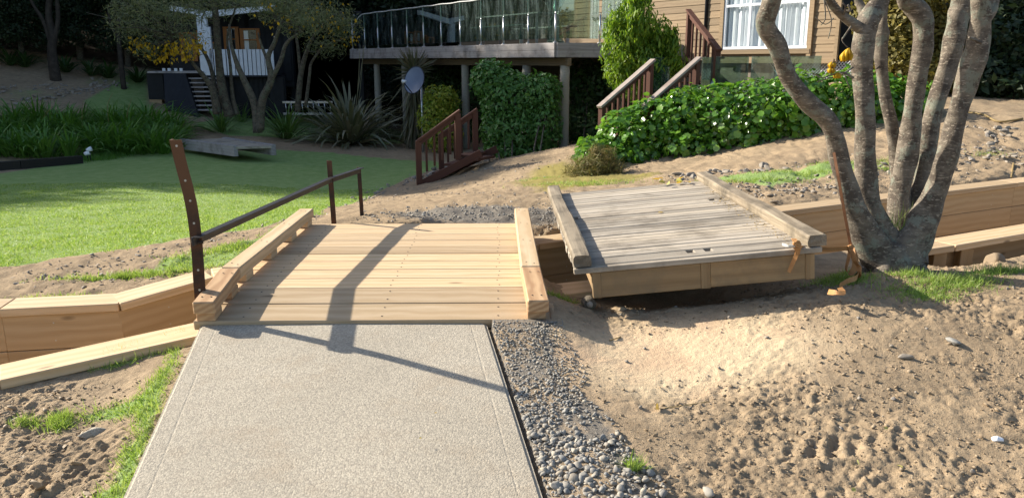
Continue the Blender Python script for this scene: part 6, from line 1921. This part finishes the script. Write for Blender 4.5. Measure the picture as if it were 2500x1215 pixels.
# ---- grass blades
BLADE = (np.array([(0, -.5, 0), (0, .5, 0), (.55, -.32, .10), (.55, .32, .10), (1, 0, .30)]) * [1, 1, 1], np.array([(0, 1, 3), (0, 3, 2), (2, 3, 4)]))
def blades(name, x, y, z, L, w, m, r, parent=None, lean=.5):
    n = len(x)
    t = norm(np.c_[r.normal(size=(n, 2)) * lean, np.ones(n)])
    nn = norm(np.cross(t, norm(r.normal(size=(n, 3)))))
    b = np.cross(nn, t)
    Rm = np.stack([t, b, nn], -1)
    V, Fa = leaf_arrays(np.c_[x, y, z], Rm, np.c_[L, w, L], BLADE)
    o = link(name, mesh(name, V, Fa, m), parent)
    o['kind'] = 'stuff'
    return o
def build_grass():
    # along the path and in the left corner
    n = 42000
    x, y = r.uniform(-2.2, -1.0, n), r.uniform(1.75, 3.7, n)
    m1 = soft_in(x, y, gl1, .075) * (.55 + fbm(x, y, 9, 3, 90)) > .18 + r.random(n) * .75
    m1 &= (x < path_edge_x(y, False) + .01) & (y < line_y(NEAR, x) - .23)
    xs_, ys_ = [x[m1]], [y[m1]]
    for cx, cy, a, b in tufts_near:
        k = int(2600 * a * b * 40) + 120
        q = r.normal(size=(k, 2)) * .5
        xs_.append(cx + q[:, 0] * a); ys_.append(cy + q[:, 1] * b)
    x, y = np.concatenate(xs_), np.concatenate(ys_)
    L = (.014 + .040 * r.random(len(x)) ** 1.5) * (.5 + 1.1 * fbm(x, y, 7, 2, 91))
    o = blades('path_edge_grass', x, y, near_top(x, y) - .004, L, .0024 + .0022 * r.random(len(x)), M['grass'], r, None, .7)
    tag(o, 'bright green grass tufts along the path edge and round the tree foot', 'grass')
    # lawn: shorter, thinning with distance
    n = 170000
    yy = 4.3 + 9.5 * r.random(n) ** 1.35; xx = -1.0 + (-.72 * yy + .6) * r.random(n)
    inl = soft_in(xx, yy, lawn_poly, .08) > .3 + .5 * r.random(n)
    s2 = (soft_in(xx, yy, strip, .1) * fbm(xx, yy, 7, 3, 93) > .42)
    ok = (inl | s2) & (yy > line_y(FARL, xx) + .25)
    xx, yy = xx[ok], yy[ok]
    cl = r.integers(len(xx), size=420); k = 34
    cx = np.repeat(xx[cl], k) + r.normal(size=420 * k) * .045; cy = np.repeat(yy[cl], k) + r.normal(size=420 * k) * .06
    blades('lawn_tufts', cx, cy, far_top(cx, cy) - .003, .016 + .03 * r.random(len(cx)), .004 + .0005 * cy, M['grass'], r, g_far, .8)
    L = (.008 + .013 * r.random(len(xx))) * (.5 + 1.0 * fbm(xx, yy, 3, 3, 94)) * (1 + .04 * yy)
    o = blades('lawn_grass', xx, yy, far_top(xx, yy) - .003, L, (.0025 + .002 * r.random(len(xx))) * (.7 + .11 * yy), M['grass'], r, None, 1.1)
    tag(o, 'short mown lawn grass beyond the channel', 'grass')
    # ragged grass at the wall's back edge, the lawn's rim and the right slope
    xs_, ys_ = [], []
    for (u, v, a, b, k) in ((140, 705, .25, .04, 260), (330, 690, .2, .05, 420), (230, 700, .3, .04, 300), (290, 672, .12, .03, 200), (430, 655, .25, .06, 500), (560, 615, .3, .08, 700), (650, 585, .25, .08, 500), (1840, 440, .5, .12, 900), (1950, 425, .5, .15, 1100), (2060, 410, .4, .12, 700), (2180, 418, .2, .1, 400), (2180, 385, .3, .1, 400), (1400, 445, .5, .2, 500), (1310, 440, .3, .2, 250), (2420, 380, .2, .1, 150), (1470, 450, .4, .15, 400)):
        p = on_far(u, v); q = r.normal(size=(k, 2)) * .6
        xs_.append(p.x + q[:, 0] * a); ys_.append(p.y + q[:, 1] * b)
    x, y = np.concatenate(xs_), np.concatenate(ys_)
    ok = y > line_y(FARL, x) + .23; x, y = x[ok], y[ok]
    o = blades('rough_grass', x, y, far_top(x, y) - .004, .025 + .035 * r.random(len(x)), .004 + .003 * r.random(len(x)), M['grass'], r, None, .7)
    tag(o, 'ragged grass along the channel wall and on the right slope', 'grass')
    n = 5000
    e = [on_far(u, v) for u, v in ((215, 392), (300, 372), (380, 364), (440, 362))]
    f = r.random(n) * 2.999; k = f.astype(int); g = f - k
    ea = np.array([[p.x, p.y] for p in e])
    p = ea[k] * (1 - g[:, None]) + ea[k + 1] * g[:, None] + r.normal(size=(n, 2)) * [.2, .22]
    o = blades('lawn_rim_grass', p[:, 0], p[:, 1], far_top(p[:, 0], p[:, 1]), .06 + .10 * r.random(n), .008 + .005 * r.random(n), M['lf_aga'], r, None, .5)
    tag(o, 'longer grass at the lawn rim before the agapanthus bed', 'grass')
build_grass()

# ---- single stones, sticks, stump and fallen leaves
def one_stone(label, u, v, z, s, seed, m, flatz=.5, jag=.2):
    V, F_ = rough_stone(seed, jag, 2, flatz)
    p = gp(u, v, z); p.z = float(near_top(p.x, p.y)[0])
    o = link('stone', mesh('stone', V * s, F_, m, True), None, Matrix.Translation(p + V3(0, 0, s * .15)) @ Matrix.Rotation(seed, 4, 'Z') @ Matrix.Rotation(.25, 4, 'X'))
    tag(o, label, 'stone', 'single stones lying on the bare soil')
one_stone('flat grey stone on the bare soil, right of the gravel', 1735, 1130, -.12, .030, 5, M['pebble'], .6, .3)
one_stone('pale round stone on the soil near the right edge', 2450, 978, -.05, .020, 6, M['alu'], .8)
one_stone('grey stone half sunk in the soil below the tree grass', 2330, 806, .0, .045, 8, M['pebble'], .4)
one_stone('tan flat stone in the soil below the tree', 2215, 828, .0, .035, 9, M['rock'], .4)
one_stone('small pink-tan stone beside the sawdust and gravel', 1497, 1030, -.1, .014, 10, M['rock'], .7)
one_stone('large grey-brown rock in the dug soil at lower left', 85, 1140, -.2, .05, 12, M['clod'], .55, .5)
one_stone('rounded brown stone at the foot of the old deck', 1520, 760, -.1, .03, 13, M['clod'], .8)
one_stone('brown boulder in the washed-out gap right of the tree', 2425, 640, -.1, .07, 14, M['clod'], .8)
def concrete_dollop():
    p = gp(222, 1025, -.2); p.z = float(near_top(p.x, p.y)[0])
    V, F_ = rough_stone(33, .35, 2, .28)
    o = link('concrete_spill', mesh('concrete_spill', V * .06, F_, M['concrete'], True), None, Matrix.Translation(p + V3(0, 0, .004)))
    tag(o, 'dried grey concrete spill on the soil left of the path', 'concrete spill')
concrete_dollop()
def pipe_bit():
    a, b = gp(62, 945, -.25), gp(160, 918, -.25)
    for q in (a, b): q.z = float(near_top(q.x, q.y)[0]) + .012
    o = tube('pipe_end', [a, (a + b) / 2 + V3(0, 0, .008), b], .010, M['dishdark'], None, 10, 3)
    tag(o, 'short dark plastic pipe sticking out of the soil below the left wall', 'pipe')
pipe_bit()
def stump():
    p = gp(1440, 752, -.07); p.z = float(near_top(p.x, p.y)[0])
    t = thing('cut_root', 'sawn root stub with a pale cut face before the old deck', 'root', tuple(p))
    tube('root', [p + V3(.0, .12, .0), p + V3(0, .05, .02), p + V3(0, 0, .022)], [.03, .032, .03], M['bark_dark'], t, 12, 4, .08)
    tube('cut_face', [p + V3(0, .001, .022), p + V3(0, -.004, .022)], .016, M['rock'], t, 12, 1, .05)
stump()
def stick(label, pts, rad, far=True):
    P = []
    for u, v in pts:
        if far: q = on_far(u, v); q.z = float(far_top(np.array([q.x]), np.array([q.y]))[0])
        else: q = gp(u, v, -.08); q.z = float(near_top(q.x, q.y)[0])
        P.append(q + V3(0, 0, rad * 1.2))
    o = tube('stick', P, rad, M['straw'], None, 6, 4, .1, 3)
    tag(o, label, 'stick', 'sticks lying about')
stick('long bleached stick lying on the right slope', [(2350, 268), (2400, 278), (2440, 292), (2495, 302)], .016)
stick('thin straight stick on the soil right of the yellow leaf', [(1625, 945), (1680, 935), (1735, 928)], .0022, False)
stick('forked twig lying in the gravel at lower centre', [(1352, 1070), (1372, 1098), (1385, 1108)], .0022, False)
stick('bent twig across the lower gravel', [(1410, 1110), (1440, 1145), (1480, 1128)], .0022, False)
stick('short twig in the sawdust before the old deck', [(1488, 818), (1516, 810)], .003, False)
stick('thin twig at the bottom edge of the gravel', [(1530, 1200), (1570, 1212), (1610, 1214)], .0025, False)
stick('short post stub standing up on the right slope', [(2470, 425), (2474, 405)], .012)
FL = (np.array([(0, 0, 0), (.3, .28, .10), (.65, .25, .14), (1, 0, .05), (.65, -.25, .10), (.3, -.28, .14), (.5, 0, 0)]), np.array([(6, 0, 1), (6, 1, 2), (6, 2, 3), (6, 3, 4), (6, 4, 5), (6, 5, 0)]))
def fallen(label, u, v, s, rot, tilt=.2, pos=None):
    p = pos
    if p is None:
        p = gp(u, v, -.06); p.z = float(near_top(p.x, p.y)[0]) + .012
    o = link('fallen_leaf', mesh('fallen_leaf', FL[0] * s, FL[1], M['fallen']), None, Matrix.Translation(p) @ Matrix.Rotation(rot, 4, 'Z') @ Matrix.Rotation(tilt, 4, 'X'))
    tag(o, label, 'leaf', 'fallen leaves')
fallen('curled yellow leaf standing up on the soil right of the sawdust', 1603, 940, .045, 1.2, 1.2)
fallen('green-yellow leaf near the bottom centre of the soil', 1840, 1124, .035, .2)
fallen('longer green-yellow leaf next to the smaller one at bottom centre', 1878, 1128, .045, -.1)
fallen('small orange leaf on the soil at right', 2167, 975, .022, .5, .6)
fallen('pale folded leaf low on the right soil', 2092, 1085, .025, .7, .5)
fallen('narrow yellow leaf tip sticking up on the right soil', 2108, 1035, .03, 1.4, 1.1)
fallen('pale green leaf right of centre on the soil', 2218, 1038, .026, 2.2)
fallen('yellow-green leaf near the bottom of the right soil', 2010, 1187, .022, 1.9, .7)
fallen('small dark leaf lying on the concrete path centre', 1060, 1010, .012, .4, .2, gp(1060, 1010, -.125) + V3(0, 0, .004))
fallen('small dark leaf lying lower on the concrete path', 1025, 1073, .013, 1.4, .2, gp(1025, 1073, -.14) + V3(0, 0, .004))
q = OLD @ V3(.62, 1.12, .004)
fallen('orange leaf lying mid-way on the old grey deck', 0, 0, .04, .1, .1, q)
def litter_heap():
    p = OLD @ V3(.90, 2.12, .004)
    t = thing('leaf_pile', 'small pile of orange and yellow leaves at the old deck rear edge', 'leaves', tuple(p))
    for k in range(9):
        Mx = Matrix.Translation(p + V3(r.normal() * .05, r.normal() * .02, .008 + .006 * k)) @ Matrix.Rotation(r.random() * 6.28, 4, 'Z') @ Matrix.Rotation(r.normal() * .6, 4, 'X')
        link('leaf', mesh('leaf', FL[0] * (.04 + .03 * r.random()), FL[1], M['flower'] if k % 2 else M['fallen']), t, Mx)
litter_heap()
def wood_chips():
    n = 260
    Q = []
    for i in range(n):
        y = r.uniform(.05, 1.7); x = 1.20 - .075 - abs(r.normal()) * .05
        Q.append(OLD @ V3(x, y, .004))
    P = np.array(Q)
    o = leaves('wood_chips', P, rot_random(n, r, .4), .006 + .012 * r.random(n), LEAF4, M['straw'], None, 'stuff')
    tag(o, 'pale wood chips scattered along the right kerb rail of the old deck', 'wood chips')
wood_chips()
